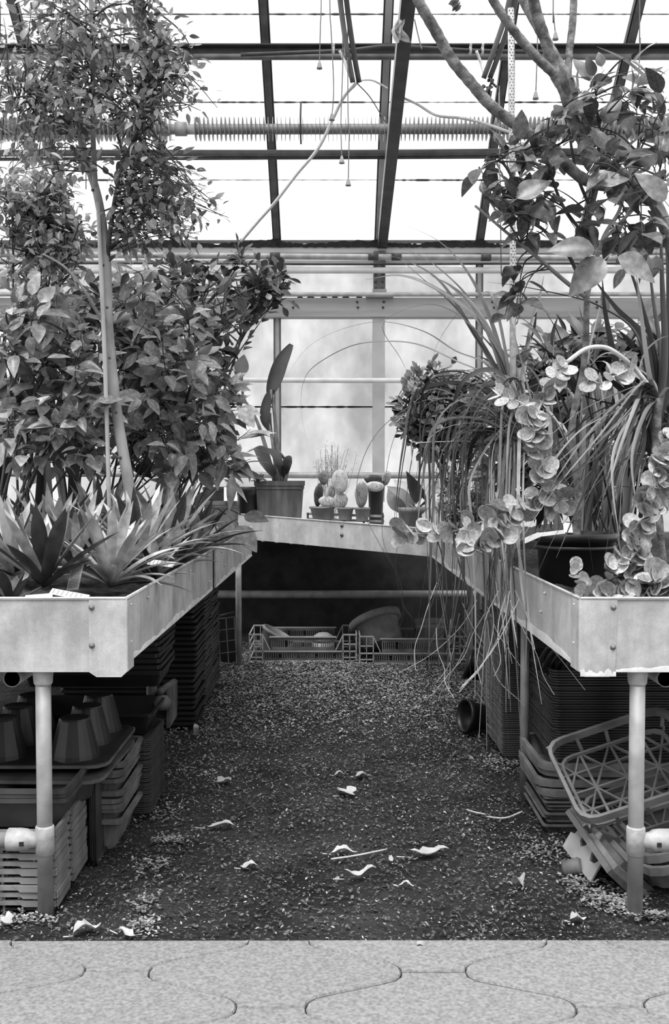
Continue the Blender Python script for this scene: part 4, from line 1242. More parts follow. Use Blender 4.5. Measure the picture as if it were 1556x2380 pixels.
T4 = [(380, 200), (430, 210), (515, 240), (505, 262), (440, 262), (380, 250)]
T6 = [(340, 40), (470, 100), (445, 170), (405, 270), (350, 290)]
T7 = [(420, 420), (540, 500), (480, 560), (400, 560)]
T5 = [(270, 380), (400, 370), (490, 410), (538, 500), (470, 545), (400, 570), (340, 600), (275, 560)]
foliage(tree, [(T1, (3.3, 3.9), .20), (T2, (3.3, 3.8), .30), (T3, (3.2, 3.8), .25), (T4, (3.4, 3.6), .03), (T5, (3.4, 3.7), .20), (T6, (3.4, 3.7), .13), (T7, (3.4, 3.6), .09)], 330, 11, lt, .034, [tq[35:], b2, b3, b4, b6], 'bark_dark', 300, 'leaf_tree_mass', s0=.2, jit=.05, outd=.9, upb=.0, sv=.4)
tag(obj('cane_stake', MB().tube(cat([P(258, 1330, 3.56), P(252, 1100, 3.56), P(246, 900, 3.56), P(238, 700, 3.57), P(228, 470, 3.58)], 4), .0075, 8), 'cane', None, True), 'pale straight cane stake tied beside the slender trunk', 'stake')
# ------------------------------------------------------------------ dense bank of shrubs behind
ld = [blade('dark_leaf', 'obovate', W_, 'leaf_dark', d_, .12) for W_, d_ in ((.55, .15), (.62, .05), (.5, .3))]
lbm = [blade('broad_leaf', 'ovate', W_, 'leaf_broad', d_, f_, 8, .14, .008) for W_, d_, f_ in ((.52, .25, .22), (.45, .4, .3), (.6, .12, .12))]
ll = [blade('long_leaf', 'lance', W_, 'leaf_broad', d_, .25, 8, .10) for W_, d_ in ((.26, .45), (.3, .3))]
ZS = ZT - .045
shrub('climbing_bush', 'tangled fine-leaved bush at the left edge under the tree crown', 'bush', (-1.25, 4.1, ZS), [([(0, 390), (130, 380), (210, 480), (200, 600), (120, 640), (0, 640)], (3.9, 4.4), 1)], 150, 10, lt, .042, 'bark_dark', 'leaf_tree_mass', 250, .004, .2, .1, .9, .0, .2, jit=.04, hubs=[(30, 480, 4.1), (100, 450, 4.1), (160, 540, 4.1), (60, 580, 4.1), (120, 620, 4.0)])
shrub('round_leaved_shrub', 'upright shrub with small rounded dark leaves leaning towards the lower panes', 'shrub', (-.85, 4.9, ZS), [([(330, 600), (430, 570), (480, 600), (600, 640), (680, 590), (670, 660), (620, 730), (560, 830), (520, 880), (380, 900)], (4.6, 5.1), .85), ([(560, 545), (590, 560), (580, 600), (545, 600)], (4.8, 4.9), .08), ([(600, 580), (685, 590), (670, 690), (610, 760)], (4.7, 4.9), .22)], 70, 11, ld, .062, 'stem_green', 'leaf_dark_mass', 300, .005, .25, .04, .7, .35, .2, hubs=[(420, 760, 4.9), (500, 790, 4.9), (560, 780, 4.85), (400, 660, 4.9), (470, 680, 4.9), (590, 700, 4.85)])
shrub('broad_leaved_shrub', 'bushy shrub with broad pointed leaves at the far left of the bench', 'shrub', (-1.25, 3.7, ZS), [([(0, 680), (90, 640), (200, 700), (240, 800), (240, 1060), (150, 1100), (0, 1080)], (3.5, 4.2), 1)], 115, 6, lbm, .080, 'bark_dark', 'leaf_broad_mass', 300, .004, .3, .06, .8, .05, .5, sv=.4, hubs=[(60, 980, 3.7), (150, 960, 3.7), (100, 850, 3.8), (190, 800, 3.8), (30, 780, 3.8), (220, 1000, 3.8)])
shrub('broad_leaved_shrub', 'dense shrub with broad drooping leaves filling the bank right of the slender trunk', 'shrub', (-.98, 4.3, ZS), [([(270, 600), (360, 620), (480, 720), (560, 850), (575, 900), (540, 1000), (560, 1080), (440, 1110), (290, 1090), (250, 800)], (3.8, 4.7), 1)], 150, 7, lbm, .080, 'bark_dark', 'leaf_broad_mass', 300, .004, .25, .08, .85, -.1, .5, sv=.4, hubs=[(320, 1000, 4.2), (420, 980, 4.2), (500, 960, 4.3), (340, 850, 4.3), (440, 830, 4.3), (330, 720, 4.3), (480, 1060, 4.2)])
shrub('long_leaved_plant', 'arching plant with long narrow pale leaves beside the small pots', 'plant', (-.72, 4.75, ZS), [([(400, 960), (520, 940), (600, 1010), (580, 1090), (480, 1110), (400, 1080)], (4.4, 4.9), 1)], 16, 5, ll, .15, 'stem_green', None, 300, .005, .5, .2, .8, .1, .4)
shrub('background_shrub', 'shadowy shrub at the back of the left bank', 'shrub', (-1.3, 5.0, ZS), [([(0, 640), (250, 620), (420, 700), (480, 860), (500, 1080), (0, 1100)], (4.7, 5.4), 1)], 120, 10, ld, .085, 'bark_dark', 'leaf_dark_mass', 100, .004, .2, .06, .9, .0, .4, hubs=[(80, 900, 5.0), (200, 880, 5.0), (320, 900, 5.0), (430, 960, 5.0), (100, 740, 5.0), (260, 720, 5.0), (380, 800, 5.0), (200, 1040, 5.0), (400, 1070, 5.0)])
sw = thing('sword_leaf_plant', 'plant with dark upright sword leaves at the left edge behind the shrubs', 'plant', (-1.5, 4.6, ZS))
for i in range(14):
    x = R(0, 190); e = P(x + R(-40, 60), R(640, 800), 4.5); s = Vector((-1.35 + R(-.25, .25), 4.6, ZS))
    q = cat([s, s.lerp(e, .5) + Vector((R(-.03, .03), 0, .05)), e], 6)
    obj('leaf', MB().ribbon(q, [.05 * math.sin(math.pi * min(1, .25 + .75 * (k / (len(q) - 1)))) + .002 for k in range(len(q))], .2), 'strap_dark', sw, True)
# ------------------------------------------------------------------ bromeliads at the front of the left bench
def rosette(name, label, c, n, L, W, tilt=(5, 75), mats_=('leaf_brom', 'leaf_brom_pale'), pale=.5, catg='bromeliad', group='bromeliads on the left bench', bias=None, curl=.35):
    c = Vector(c); t = thing(name, label, catg, tuple(c), group)
    for i in range(n):
        f = i / max(1, n - 1)
        az = i * 2.39996 + R(-.2, .2); el = math.radians(90 - (tilt[0] + (tilt[1] - tilt[0]) * f ** .8) + R(-6, 6))
        l = L * (R(.8, 1.1)) * (.75 + .25 * math.sin(f * math.pi)); d = Vector((math.cos(az) * math.cos(el), math.sin(az) * math.cos(el), math.sin(el)))
        if bias: d = (d + Vector(bias) * .25).normalized()
        h = Vector((d.x, d.y, 0)); h = h.normalized() if h.length > .05 else Vector((1, 0, 0))
        q = []
        for k in range(12):
            u = k / 11
            q.append(c + d * (l * u) + h * (l * .10 * u * u) - Vector((0, 0, 1)) * (l * curl * f * u ** 2.4) + Vector((0, 0, .01 * (1 - f))))
        wv = [W * (.42 + .58 * math.sin(math.pi * min(1, .05 + u * .85))) * (1 if u < .62 else max(.02, 1 - ((u - .62) / .38) ** 2.2)) for u in [k / 11 for k in range(12)]]
        obj('leaf', MB().ribbon(q, wv, .35, side=d.cross(Vector((0, 0, 1))) if abs(d.z) < .98 else Vector((1, 0, 0))), mats_[1] if R(0, 1) < pale else mats_[0], t, True)
    return t
rosette('bromeliad', 'large dark upright bromeliad at the front corner of the left bench', (P(108, 1365, 2.82).x, 2.80, ZS + .05), 20, 0.27, 0.044, (4, 58), pale=.3, curl=.15)
rosette('bromeliad', 'spreading bromeliad with pale sweeping leaves beside the front metal edge', (P(255, 1330, 2.98).x, 2.98, ZS + .03), 35, 0.30, 0.030, (8, 68), pale=.8, bias=(.5, 0, .1), curl=.38)
rosette('bromeliad', 'pale bromeliad in front of the slender trunk', (P(318, 1240, 3.32).x, 3.36, ZS + .04), 35, 0.34, 0.034, (6, 62), pale=.8, curl=.38)
rosette('bromeliad', 'pale bromeliad at the left edge behind the dark one', (P(40, 1240, 3.25).x, 3.2, ZS + .04), 32, 0.31, 0.034, (6, 65), pale=.6, curl=.38)
rosette('bromeliad', 'small bromeliad squeezed between the two front ones', (P(178, 1260, 3.2).x, 3.2, ZS + .04), 29, 0.30, 0.029, (6, 62), pale=.7, curl=.38)
rosette('bromeliad', 'rear bromeliad with broad pointed leaves right of the trunk', (P(395, 1200, 3.75).x, 3.75, ZS + .05), 29, 0.34, 0.042, (6, 65), pale=.6, curl=.38)
rosette('bromeliad', 'dark-leaved bromeliad near the joint in the bench side', (P(450, 1240, 4.05).x, 4.15, ZS + .04), 21, 0.27, 0.039, (10, 75), pale=.25)
rosette('bromeliad', 'small dark offset low in the front corner of the left bench', (P(25, 1385, 2.75).x, 2.75, ZS), 16, 0.14, 0.029, (15, 75), pale=.35)
rosette('bromeliad', 'bromeliad in the second row under the leafy bank', (P(125, 1200, 3.6).x, 3.6, ZS + .05), 29, 0.34, 0.034, (6, 62), pale=.65, curl=.38)
rosette('bromeliad', 'narrow-leaved bromeliad against the shrub bank left of the cane', (P(232, 1180, 3.9).x, 3.95, ZS + .06), 32, 0.36, 0.029, (6, 60), pale=.8, curl=.38)
rosette('bromeliad', 'low pale bromeliad tucked against the side panel near the front', (P(372, 1290, 3.2).x - .03, 3.3, ZS + .02), 22, .20, .028, (8, 66), pale=.75, bias=(-.2, 0, .4), curl=.35)
rosette('bromeliad', 'low dark bromeliad tucked against the side panel midway along', (P(425, 1270, 3.6).x - .03, 3.7, ZS + .02), 22, .21, .032, (8, 66), pale=.4, bias=(-.2, 0, .4), curl=.35)
# trailing broad leaf plant at the far end of the side panel
tp = thing('trailing_plant', 'trailing plant with broad pale leaves hanging over the far end of the left bench', 'plant', tuple(Vector((P(470, 1260, 4.9).x, 4.9, ZS))))
for (x, y, Y, dx, dz, s) in ((462, 1215, 4.7, .3, -1, .16), (500, 1215, 4.9, .9, -.4, .13), (525, 1195, 5.0, .6, -.8, .13), (560, 1195, 5.1, 1, -.15, .15), (545, 1215, 5.0, .8, -.9, .18), (470, 1260, 4.75, .2, -.9, .13), (508, 1240, 4.85, .3, -1, .13), (440, 1200, 4.6, -.6, -.6, .13), (425, 1230, 4.5, -.2, -1, .12), (490, 1255, 4.8, .5, -.9, .11), (450, 1190, 4.7, .3, .5, .14), (410, 1190, 4.5, -.3, .6, .14)):
    p = P(x, y, Y)
    o = bpy.data.objects.new('leaf', random.choice(lbm)); COL.objects.link(o); o.parent = tp
    o.matrix_local = Matrix.Translation(-tp.location) @ frame(Vector((dx, R(-.4, .1), dz)), Vector((R(-.2, .2), -.8, .8)), p, s)
br = MB()
for (x, y, Y) in ((462, 1215, 4.7), (525, 1195, 5.0), (560, 1195, 5.1), (440, 1200, 4.6), (508, 1240, 4.85)):
    br.tube(cat([tp.location, tp.location.lerp(P(x, y, Y), .5) + Vector((0, 0, .1)), P(x, y, Y)], 5), .004, 5)
obj('stems', br, 'stem_green', tp, True)
# plant labels
def label_tag(text, a, b, w, material='white_card', lines=0, tilt=(0, -1, .3)):
    a, b = Vector(a), Vector(b); t = thing('plant_label', text, 'label', tuple(a), 'plant labels')
    ax = (b - a).normalized(); n = Vector(tilt); n = (n - ax * n.dot(ax)).normalized(); sd = ax.cross(n)
    L_ = (b - a).length
    obj('tag', MB().bar(a, b, w, .0016, up=n), material, t)
    if lines:
        mb = MB()
        for k in range(lines):
            c = a + ax * (L_ * (.08 + .84 * k / lines)) + n * .0012
            x = -w * .4
            while x < w * .4:
                l = min(R(.002, .007), w * .4 - x)
                mb.bar(c + sd * x, c + sd * (x + l * .8), .0016, .0004, up=n); x += l
        o = obj('lettering', mb, 'ink', t); o['kind'] = 'stuff'
label_tag('curled plant label with rows of small print between the front bromeliads', P(168, 1372, 2.80), P(186, 1290, 2.90), .034, 'pale_plastic', 20, (-.1, -1, .2))
label_tag('white label lying flat on the rim of the left bench', P(118, 1374, 2.66), P(205, 1390, 2.63), .02, 'white_card', 7, (0, -.7, .8))
label_tag('long white label lying at the edge of the front bromeliad bed', P(58, 1390, 2.64), P(122, 1385, 2.64), .018, 'white_card', 0, (0, -.7, .8))
label_tag('small white label lying against the side panel by the pale bromeliad', P(345, 1306, 3.15), P(405, 1313, 3.1), .02, 'white_card', 6, (0, -.8, .6))
# ------------------------------------------------------------------ pots and plants on the back bench
def sqpot(name, label, x0, x1, y0, y1, Y, material, taper_=.8, group='pots on the back bench', rot_=0.0, zbase=None):
    a, b = P(x0, y0, Y), P(x1, y0, Y); w = b.x - a.x; zt_ = a.z; zb_ = P(x0, y1, Y).z if zbase is None else zbase
    cx, cy = (a.x + b.x) / 2, Y + w / 2 * .8
    t = thing(name, label, 'pot', (cx, cy, zb_), group)
    h = zt_ - zb_; rr = w * .06
    def lp(s, z):
        q = rrect(w * s, w * .8 * s, rr, 0)
        c_, s_ = math.cos(rot_), math.sin(rot_)
        return [(cx + x * c_ - y * s_, cy + x * s_ + y * c_, z) for x, y, _ in q]
    obj('body', MB().loft([lp(taper_, zb_), lp(.94, zt_ - h * .14), lp(.97, zt_ - h * .14), lp(.97, zt_ - h * .08), lp(1, zt_ - h * .08), lp(1, zt_), lp(.9, zt_), lp(.9, zt_ - h * .2)]), material, t)
    obj('compost', MB().loft([lp(.89, zt_ - h * .12), lp(.88, zt_ - h * .1)]), 'soil', t)
    return t
ZBB = .715
bp = sqpot('planter', 'square rust-streaked planter holding the plant with one tall paddle leaf', 590, 707, 1118, 1210, 6.62, 'pot_rust', .80, zbase=ZBB)
bop = thing('paddle_leaf_plant', 'plant with one tall dark paddle leaf standing in the square planter', 'plant', tuple(P(648, 1125, 6.75)))
c = P(648, 1125, 6.75)
def paddle(pts, W, material='strap_dark', fold=.5, side=None):
    q = cat([P(*p) for p in pts], 5); k = len(q)
    wv = [W * (math.sin(math.pi * min(.97, .06 + .9 * i / (k - 1)) ** .9) ** .6) for i in range(k)]
    obj('leaf', MB().ribbon(q, wv, fold, side=side), material, bop, True)
paddle([(626, 915, 6.75), (640, 880, 6.72), (655, 840, 6.70), (678, 800, 6.70)], .115, side=Vector((1, -.6, 0)))
paddle([(628, 1000, 6.75), (616, 970, 6.74), (622, 930, 6.74), (638, 895, 6.75)], .08, side=Vector((1, -.5, 0)))
paddle([(655, 1095, 6.75), (640, 1055, 6.6), (615, 1045, 6.55), (598, 1042, 6.5)], .07, 'leaf_broad', .3)
paddle([(640, 1110, 6.75), (618, 1075, 6.65), (600, 1040, 6.6), (575, 1050, 6.55)], .10, 'leaf_broad', .3)
paddle([(660, 1110, 6.75), (668, 1075, 6.7), (676, 1060, 6.7)], .07, 'leaf_dark', .3)
for pts in ([(650, 1122, 6.75), (640, 1060, 6.75), (630, 1000, 6.75), (628, 960, 6.75)], [(640, 1122, 6.75), (618, 1040, 6.75), (598, 980, 6.75), (573, 935, 6.75)],
            [(655, 1122, 6.75), (645, 1040, 6.75), (638, 960, 6.74), (630, 905, 6.74)], [(648, 1122, 6.75), (640, 1080, 6.7), (632, 1020, 6.7)],
            [(662, 1122, 6.75), (668, 1080, 6.75), (650, 1050, 6.7)]):
    q = cat([P(*p) for p in pts], 5); obj('stalk', MB().tube(q, taper(len(q), .016, .008), 7), 'stem_green', bop, True)
rosette('succulent', 'low dark rosette at the foot of the paddle leaf', P(600, 1118, 6.6), 12, .07, .035, (20, 85), ('leaf_dark', 'leaf_dark'), group=None, catg='succulent')
pot('black_pot', 'tall black pot left of the square planter', Vector((P(574, 1130, 6.6).x, 6.68, ZBB)), .055, .068, P(574, 1132, 6.6).z - ZBB, 'black_plastic', group='pots on the back bench')
sqpot('small_pot', 'grey shallow square pot half hidden by the trailing leaves', 478, 552, 1166, 1206, 6.2, 'dusty_plastic', .85, zbase=ZBB)
sqpot('small_pot', 'dark square pot behind the shallow one with a spiny cactus', 470, 540, 1132, 1170, 6.5, 'grey_plastic', .85, zbase=.86)
label_tag('square white card standing on the rim of the shallow pot', P(536, 1164, 6.18), P(536, 1132, 6.2), .078, 'white_card', 0, (0, -1, 0))
cc = thing('spiny_cactus', 'small round cactus with pale spines behind the white card', 'cactus', tuple(P(540, 1132, 6.45)))
obj('body', MB().lathe([(.03, -.03), (.04, 0), (.03, .025), (0, .032)], 14, P(540, 1132, 6.45)), 'leaf_dark', cc, True)
mb = MB()
for k in range(60):
    d = Vector((R(-1, 1), R(-1, 1), R(.2, 1))).normalized(); mb.tube([P(540, 1132, 6.45) + d * .03, P(540, 1132, 6.45) + d * .058], .0008, 3, False)
o = obj('spines', mb, 'stem_pale', cc); o['kind'] = 'stuff'
# prickly pears and their pots
def rpot(label, x0, x1, y0, y1, Y, material='terracotta', group='pots on the back bench', name='small_pot', zb_=None):
    a, b = P(x0, y0, Y), P(x1, y0, Y); r = (b.x - a.x) / 2; z = P(x0, y1, Y).z if zb_ is None else zb_
    return pot(name, label, Vector(((a.x + b.x) / 2, Y + r, z)), r * .72, r * .94, a.z - z, material, group=group)
rpot('clay pot of the first prickly pear in the wooden carrier', 718, 780, 1178, 1208, 6.2)
rpot('clay pot of the second prickly pear in the wooden carrier', 783, 824, 1180, 1210, 6.15)
rpot('clay pot beside the second prickly pear in the wooden carrier', 824, 862, 1180, 1212, 6.1)
ca_ = thing('wooden_carrier', 'low wooden slatted carrier under the prickly pear pots', 'carrier', tuple(P(715, 1205, 6.12)))
for yy in (1198, 1210):
    obj('slat', MB().bar(P(714, yy - 4, 6.34), P(893, yy + 2, 6.16), .012, .014), 'bark_smooth', ca_)
for xx in (716, 752, 800, 846, 890):
    obj('upright', MB().bar(P(xx, 1192, 6.33 - .18 * (xx - 714) / 179), P(xx, 1222, 6.33 - .18 * (xx - 714) / 179), .012, .010, up=(0, 1, 0)), 'bark_dark', ca_)
rpot('tall black pot behind the right end of the wooden carrier', 855, 895, 1118, 1212, 6.25, 'black_plastic', zb_=ZBB)
rpot('clay pot with dark pointed leaf right of the wooden carrier', 925, 1005, 1180, 1225, 5.85, 'terracotta', zb_=.76)
rpot('small black pot by the jade bush', 1025, 1066, 1168, 1215, 5.75, 'black_plastic', zb_=.76)
rpot('dark pot under the jade bush', 1070, 1150, 1150, 1230, 5.1, 'black_plastic', zb_=ZS)
def pad(root, x, y, Y, w, h, ang=0.0, material='cactus', yaw=0.0):
    s = F / Y; c = P(x, y, Y); n = 18; vs = []; hw, hh = w / s / 2, h / s / 2
    rings = ((1, 0), (.93, .5), (.6, .9), (0, 1)); loops = []
    mx = Matrix.Rotation(yaw, 3, 'Z') @ Matrix.Rotation(ang, 3, 'Y')
    mb = MB()
    for side in (-1, 1):
        vs = []
        for f, th in rings:
            for k in range(n):
                a = 2 * math.pi * k / n; e = 1 - .12 * math.sin(a) 
                vs.append(c + mx @ Vector((math.cos(a) * hw * f * (1 if math.sin(a) > 0 else .9), side * th * .011, math.sin(a) * hh * f)))
        mb.add(vs, [(i * n + k, i * n + (k + 1) % n, (i + 1) * n + (k + 1) % n, (i + 1) * n + k) for i in range(3) for k in range(n)])
    o = obj('pad', mb, material, root, True)
    sp = MB()
    for k in range(16):
        q = c + mx @ Vector((R(-.7, .7) * hw, -.012, R(-.7, .7) * hh)); sp.lathe([(.0022, 0), (.001, .003), (0, .004)], 5, q, Matrix.Rotation(math.pi / 2, 3, 'X'))
    e = obj('areoles', sp, 'bark_dark', o); e['kind'] = 'stuff'
p1 = thing('prickly_pear', 'prickly pear with a pale round upper pad in the wooden carrier', 'cactus', tuple(P(790, 1182, 6.2)), 'prickly pears on the back bench')
pad(p1, 792, 1164, 6.22, 36, 38, .2); pad(p1, 791, 1119, 6.2, 40, 56, -.1); pad(p1, 765, 1145, 6.24, 22, 46, .5, 'cactus', .9)
p2 = thing('prickly_pear', 'dark-padded prickly pear at the left end of the wooden carrier', 'cactus', tuple(P(745, 1180, 6.25)), 'prickly pears on the back bench')
pad(p2, 741, 1150, 6.27, 26, 56, .15, 'leaf_dark', .6); pad(p2, 760, 1166, 6.22, 40, 26, .1, 'cactus'); pad(p2, 752, 1110, 6.3, 26, 36, -.2, 'leaf_broad', .4)
p3 = thing('prickly_pear', 'broad upright pad right of the round-padded prickly pear', 'cactus', tuple(P(840, 1180, 6.15)), 'prickly pears on the back bench')
pad(p3, 841, 1150, 6.17, 32, 62, .05, 'leaf_broad')
p4 = thing('prickly_pear', 'flat-lying pad resting over the tall black pot', 'cactus', tuple(P(870, 1125, 6.3)), 'prickly pears on the back bench')
pad(p4, 872, 1131, 6.2, 46, 24, .05); pad(p4, 870, 1116, 6.3, 50, 26, .1, 'leaf_dark', .3); pad(p4, 898, 1112, 6.3, 22, 36, .3, 'leaf_broad')
ag = thing('agave', 'succulent with pale and dark pointed leaves in the clay pot', 'succulent', tuple(P(965, 1185, 5.95)))
for (pts, W_, m_) in (([(985, 1175, 5.95), (965, 1135, 5.9), (945, 1095, 5.9)], .085, 'strap_dark'), ([(960, 1185, 5.95), (930, 1150, 5.95), (900, 1130, 5.98)], .09, 'leaf_round'),
                      ([(940, 1185, 5.95), (915, 1165, 5.9), (902, 1135, 5.9)], .08, 'cactus'), ([(975, 1180, 5.95), (940, 1135, 6.0), (915, 1115, 6.05)], .09, 'leaf_round'),
                      ([(995, 1180, 5.95), (1010, 1140, 6.0), (1020, 1110, 6.0)], .07, 'leaf_broad'), ([(990, 1185, 5.9), (1000, 1205, 5.8), (1012, 1238, 5.72)], .075, 'leaf_round')):
    q = cat([P(*p) for p in pts], 6); k = len(q)
    obj('leaf', MB().ribbon(q, [W_ * max(.03, math.sin(math.pi * (.1 + .9 * i / (k - 1)) ** .8)) for i in range(k)], .3, side=Vector((1, .2, .4))), m_, ag, True)
label_tag('white label stuck in the clay pot with the dark pointed leaf', P(968, 1178, 5.86), P(985, 1160, 5.86), .022)
# wispy seedling cloud
wi = thing('wispy_plant', 'wispy fine-leaved plant like a grey cloud behind the prickly pears', 'plant', (P(772, 1130, 6.9).x, 6.9, ZBB))
mb = MB(); mq = MB()
for k in range(46):
    e = P(random.gauss(772, 26), R(1030, 1100), R(6.7, 7.1)); s = P(772 + R(-4, 4), 1225, 6.9)
    q = cat([s, s.lerp(e, .5) + Vector((R(-.03, .03), R(-.03, .03), .02)), e], 4); mb.tube(q, .0012, 3, False)
    for j in range(22):
        p = q[random.randrange(3, len(q))] + rvec(.02); d = rvec().normalized() * .010
        u = d.orthogonal().normalized() * .0022; mq.add([p - u, p + u, p + d], [(0, 1, 2)])
obj('stems', mb, 'stem_green', wi); o = obj('foliage', mq, 'wisp', wi); o['kind'] = 'stuff'

# ------------------------------------------------------------------ jade bush
lj = [blade('jade_leaf', 'obovate', W_, 'leaf_jade', d_, .1, 4, .05) for W_, d_ in ((.6, .1), (.7, .0))]
jd, _ = shrub('jade_bush', 'rounded jade bush with small fleshy leaves at the near end of the back bench', 'bush', (P(1080, 1160, 5.05).x, 5.2, ZS + .1), [([(930, 880), (1010, 835), (1090, 850), (1130, 920), (1120, 1040), (1040, 1075), (960, 1050), (905, 960)], (4.9, 5.4), 1)], 135, 12, lj, .050, 'bark_dark', 'leaf_jade_mass', 300, .006, .3, .05, .85, .15, .3, sv=.25, hubs=[(1040, 1030, 5.15), (990, 980, 5.15), (1060, 940, 5.15), (1000, 900, 5.15), (950, 950, 5.1), (1090, 990, 5.1)])
shrub('small_leaved_plant', 'low plant with tiny pale leaves under the jade bush', 'plant', (P(1090, 1170, 5.0).x, 5.0, ZS), [([(1010, 1090), (1080, 1060), (1160, 1090), (1170, 1190), (1040, 1200)], (4.7, 5.1), 1)], 60, 12, lt, .034, 'stem_green', 'leaf_tree_mass', 120, .003, .3, .05, .9, .1, .3)
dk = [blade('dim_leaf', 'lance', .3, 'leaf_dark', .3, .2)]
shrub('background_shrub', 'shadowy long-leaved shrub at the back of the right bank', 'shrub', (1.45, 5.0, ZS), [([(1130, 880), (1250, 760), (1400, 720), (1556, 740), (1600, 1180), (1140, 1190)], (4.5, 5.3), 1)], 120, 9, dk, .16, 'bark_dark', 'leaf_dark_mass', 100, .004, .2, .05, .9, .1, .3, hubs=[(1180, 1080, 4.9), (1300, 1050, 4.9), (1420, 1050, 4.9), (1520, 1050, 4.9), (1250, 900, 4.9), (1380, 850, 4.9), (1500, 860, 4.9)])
# ------------------------------------------------------------------ strap-leaved plants on the right bench
def straps(root, paths, W, material, fold=.3, tw=.6, sub=7, tipf=1.0):
    for pts in paths:
        q = cat([p if isinstance(p, Vector) else P(*p) for p in pts], sub); k = len(q)
        w = W * R(.75, 1.2)
        wv = [max(.0012, w * (.7 + .3 * min(1, i / k * 4)) * (1 - (i / (k - 1)) ** 2.2 * .97 * tipf)) for i in range(k)]
        obj('leaf', MB().ribbon(q, wv, fold, R(-tw, tw)), material if isinstance(material, str) else random.choice(material), root, True)
def drift(pts, Y0, Y1):
    n = len(pts)
    return [(x, y, Y0 + (Y1 - Y0) * i / (n - 1)) for i, (x, y) in enumerate(pts)]
s1 = thing('grass_palm', 'long arching strap-leaved plant whose thin blades loop over the aisle end', 'plant', tuple(Vector((P(1215, 1000, 4.3).x, 4.3, ZS))))
B1 = [(1225, 1060), (1205, 985)]
for W_, pl_ in ((.032, [[(1200, 950), (1130, 810), (1060, 715), (980, 645), (915, 588)], [(1164, 879), (1099, 769), (1029, 660), (960, 612), (890, 590)], [(1159, 799), (1124, 700), (1089, 635), (1049, 585), (1000, 548), (900, 505)],
                      [(1149, 799), (1099, 710), (1050, 665), (1000, 640)], [(1190, 900), (1150, 800), (1095, 700), (1040, 640), (970, 590), (890, 570)], [(1180, 850), (1110, 740), (1010, 668), (930, 640), (850, 650)], [(1215, 880), (1235, 760), (1255, 690), (1265, 640)], [(1210, 880), (1190, 760), (1185, 660)]]),
                (.014, [[(1149, 859), (1059, 815), (990, 772), (905, 749), (830, 755), (752, 783), (701, 823), (658, 891)], [(1140, 880), (1060, 838), (968, 799), (878, 794), (806, 808), (730, 852), (705, 891), (700, 941), (709, 1006), (723, 1053)],
                      [(1150, 700), (1100, 700), (1055, 740), (1018, 798), (1002, 850)], [(1150, 800), (1080, 700), (1040, 660), (1240, 650)][:3], [(1180, 860), (1100, 760), (1020, 710), (940, 720), (890, 760), (930, 830), (950, 870)]])):
    straps(s1, [drift(B1 + p, 4.3, 4.7 + R(-.3, .2)) for p in pl_], W_, 'strap')
s2 = thing('drooping_grass', 'grassy plant spilling long thin leaves over the bench edge to the floor', 'plant', tuple(Vector((P(1225, 1090, 3.9).x, 3.9, ZS))))
dl = []
base_px = (1230, 1060)
ex_ = [[(1194, 999), (1104, 944), (1019, 904), (970, 929), (920, 1009), (897, 1109), (890, 1250), (930, 1350), (938, 1420)],
       [(1194, 1009), (1079, 934), (994, 929), (930, 959), (875, 1009), (840, 1079), (832, 1158), (880, 1260), (930, 1350), (935, 1440), (895, 1530)],
       [(1180, 1010), (1060, 1022), (1010, 1100), (960, 1200), (920, 1290), (935, 1400), (960, 1450), (915, 1540)],
       [(1190, 1020), (1100, 990), (1040, 1060), (1000, 1180), (1030, 1300), (1038, 1400), (1000, 1500), (985, 1560)],
       [(1200, 990), (1130, 930), (1060, 930), (1020, 1060), (1010, 1250), (1030, 1420), (1060, 1580)],
       [(1200, 1000), (1140, 980), (1090, 1040), (1060, 1180), (1075, 1350), (1060, 1470), (1055, 1540), (1020, 1640), (1030, 1700)],
       [(1200, 1010), (1120, 1000), (1080, 1100), (1055, 1250), (1090, 1400), (1030, 1470), (980, 1520)],
       [(1220, 1010), (1160, 960), (1120, 1010), (1110, 1200), (1130, 1400), (1150, 1560), (1220, 1640)]]
for p in ex_: dl.append([base_px] + p)
for k in range(64):
    xo = R(985, 1225) if k % 2 else R(1130, 1215); top = R(880, 1040); xe = xo + R(-50, 50)
    yl = R(1330, 1640) if k % 3 else R(1480, 1760)
    dl.append([base_px, ((xo + base_px[0]) / 2 + R(-10, 20), top), (xo, top + R(30, 120)), (xo - R(0, 14), 1200 + R(-40, 40)), ((xo + xe) / 2 + R(-14, 14), (1200 + yl) / 2), (xe + R(-12, 12), yl)])
for p in dl:
    n = len(p); Y0 = 3.9 + R(-.15, .15); Ym = R(3.7, 4.3)
    def dep(i, x, y):
        Y = Y0 + (Ym - Y0) * min(1, i / 3)
        if y > 1130: Y = min(Y, .555 * F / max(60, x - CX))           # hangs on the aisle side of the bench edge
        return Y
    straps(s2, [[(x, y, dep(i, x, y)) for i, (x, y) in enumerate(p)]], .012, ['strap_pale', 'strap_pale', 'strap'], .3, .9, 6, .85)
for k in range(30):
    xt, yt = R(960, 1130), R(880, 1040); xe = xt - R(10, 70); ye = R(1080, 1330)
    Y0 = 3.95 + R(-.1, .25)
    straps(s2, [[(1228, 1060, Y0), ((1228 + xt) / 2 + 15, yt - R(0, 15), Y0 + R(-.1, .2)), (xt, yt, Y0 + R(-.1, .3)), ((xt + xe) / 2 - 6, (yt + ye) / 2 - 30, Y0 + .1), (xe, ye, Y0 + .1)]], .019, ['strap', 'strap_pale', 'strap', 'strap_dark'], .3, .5, 6)
ro = MB()
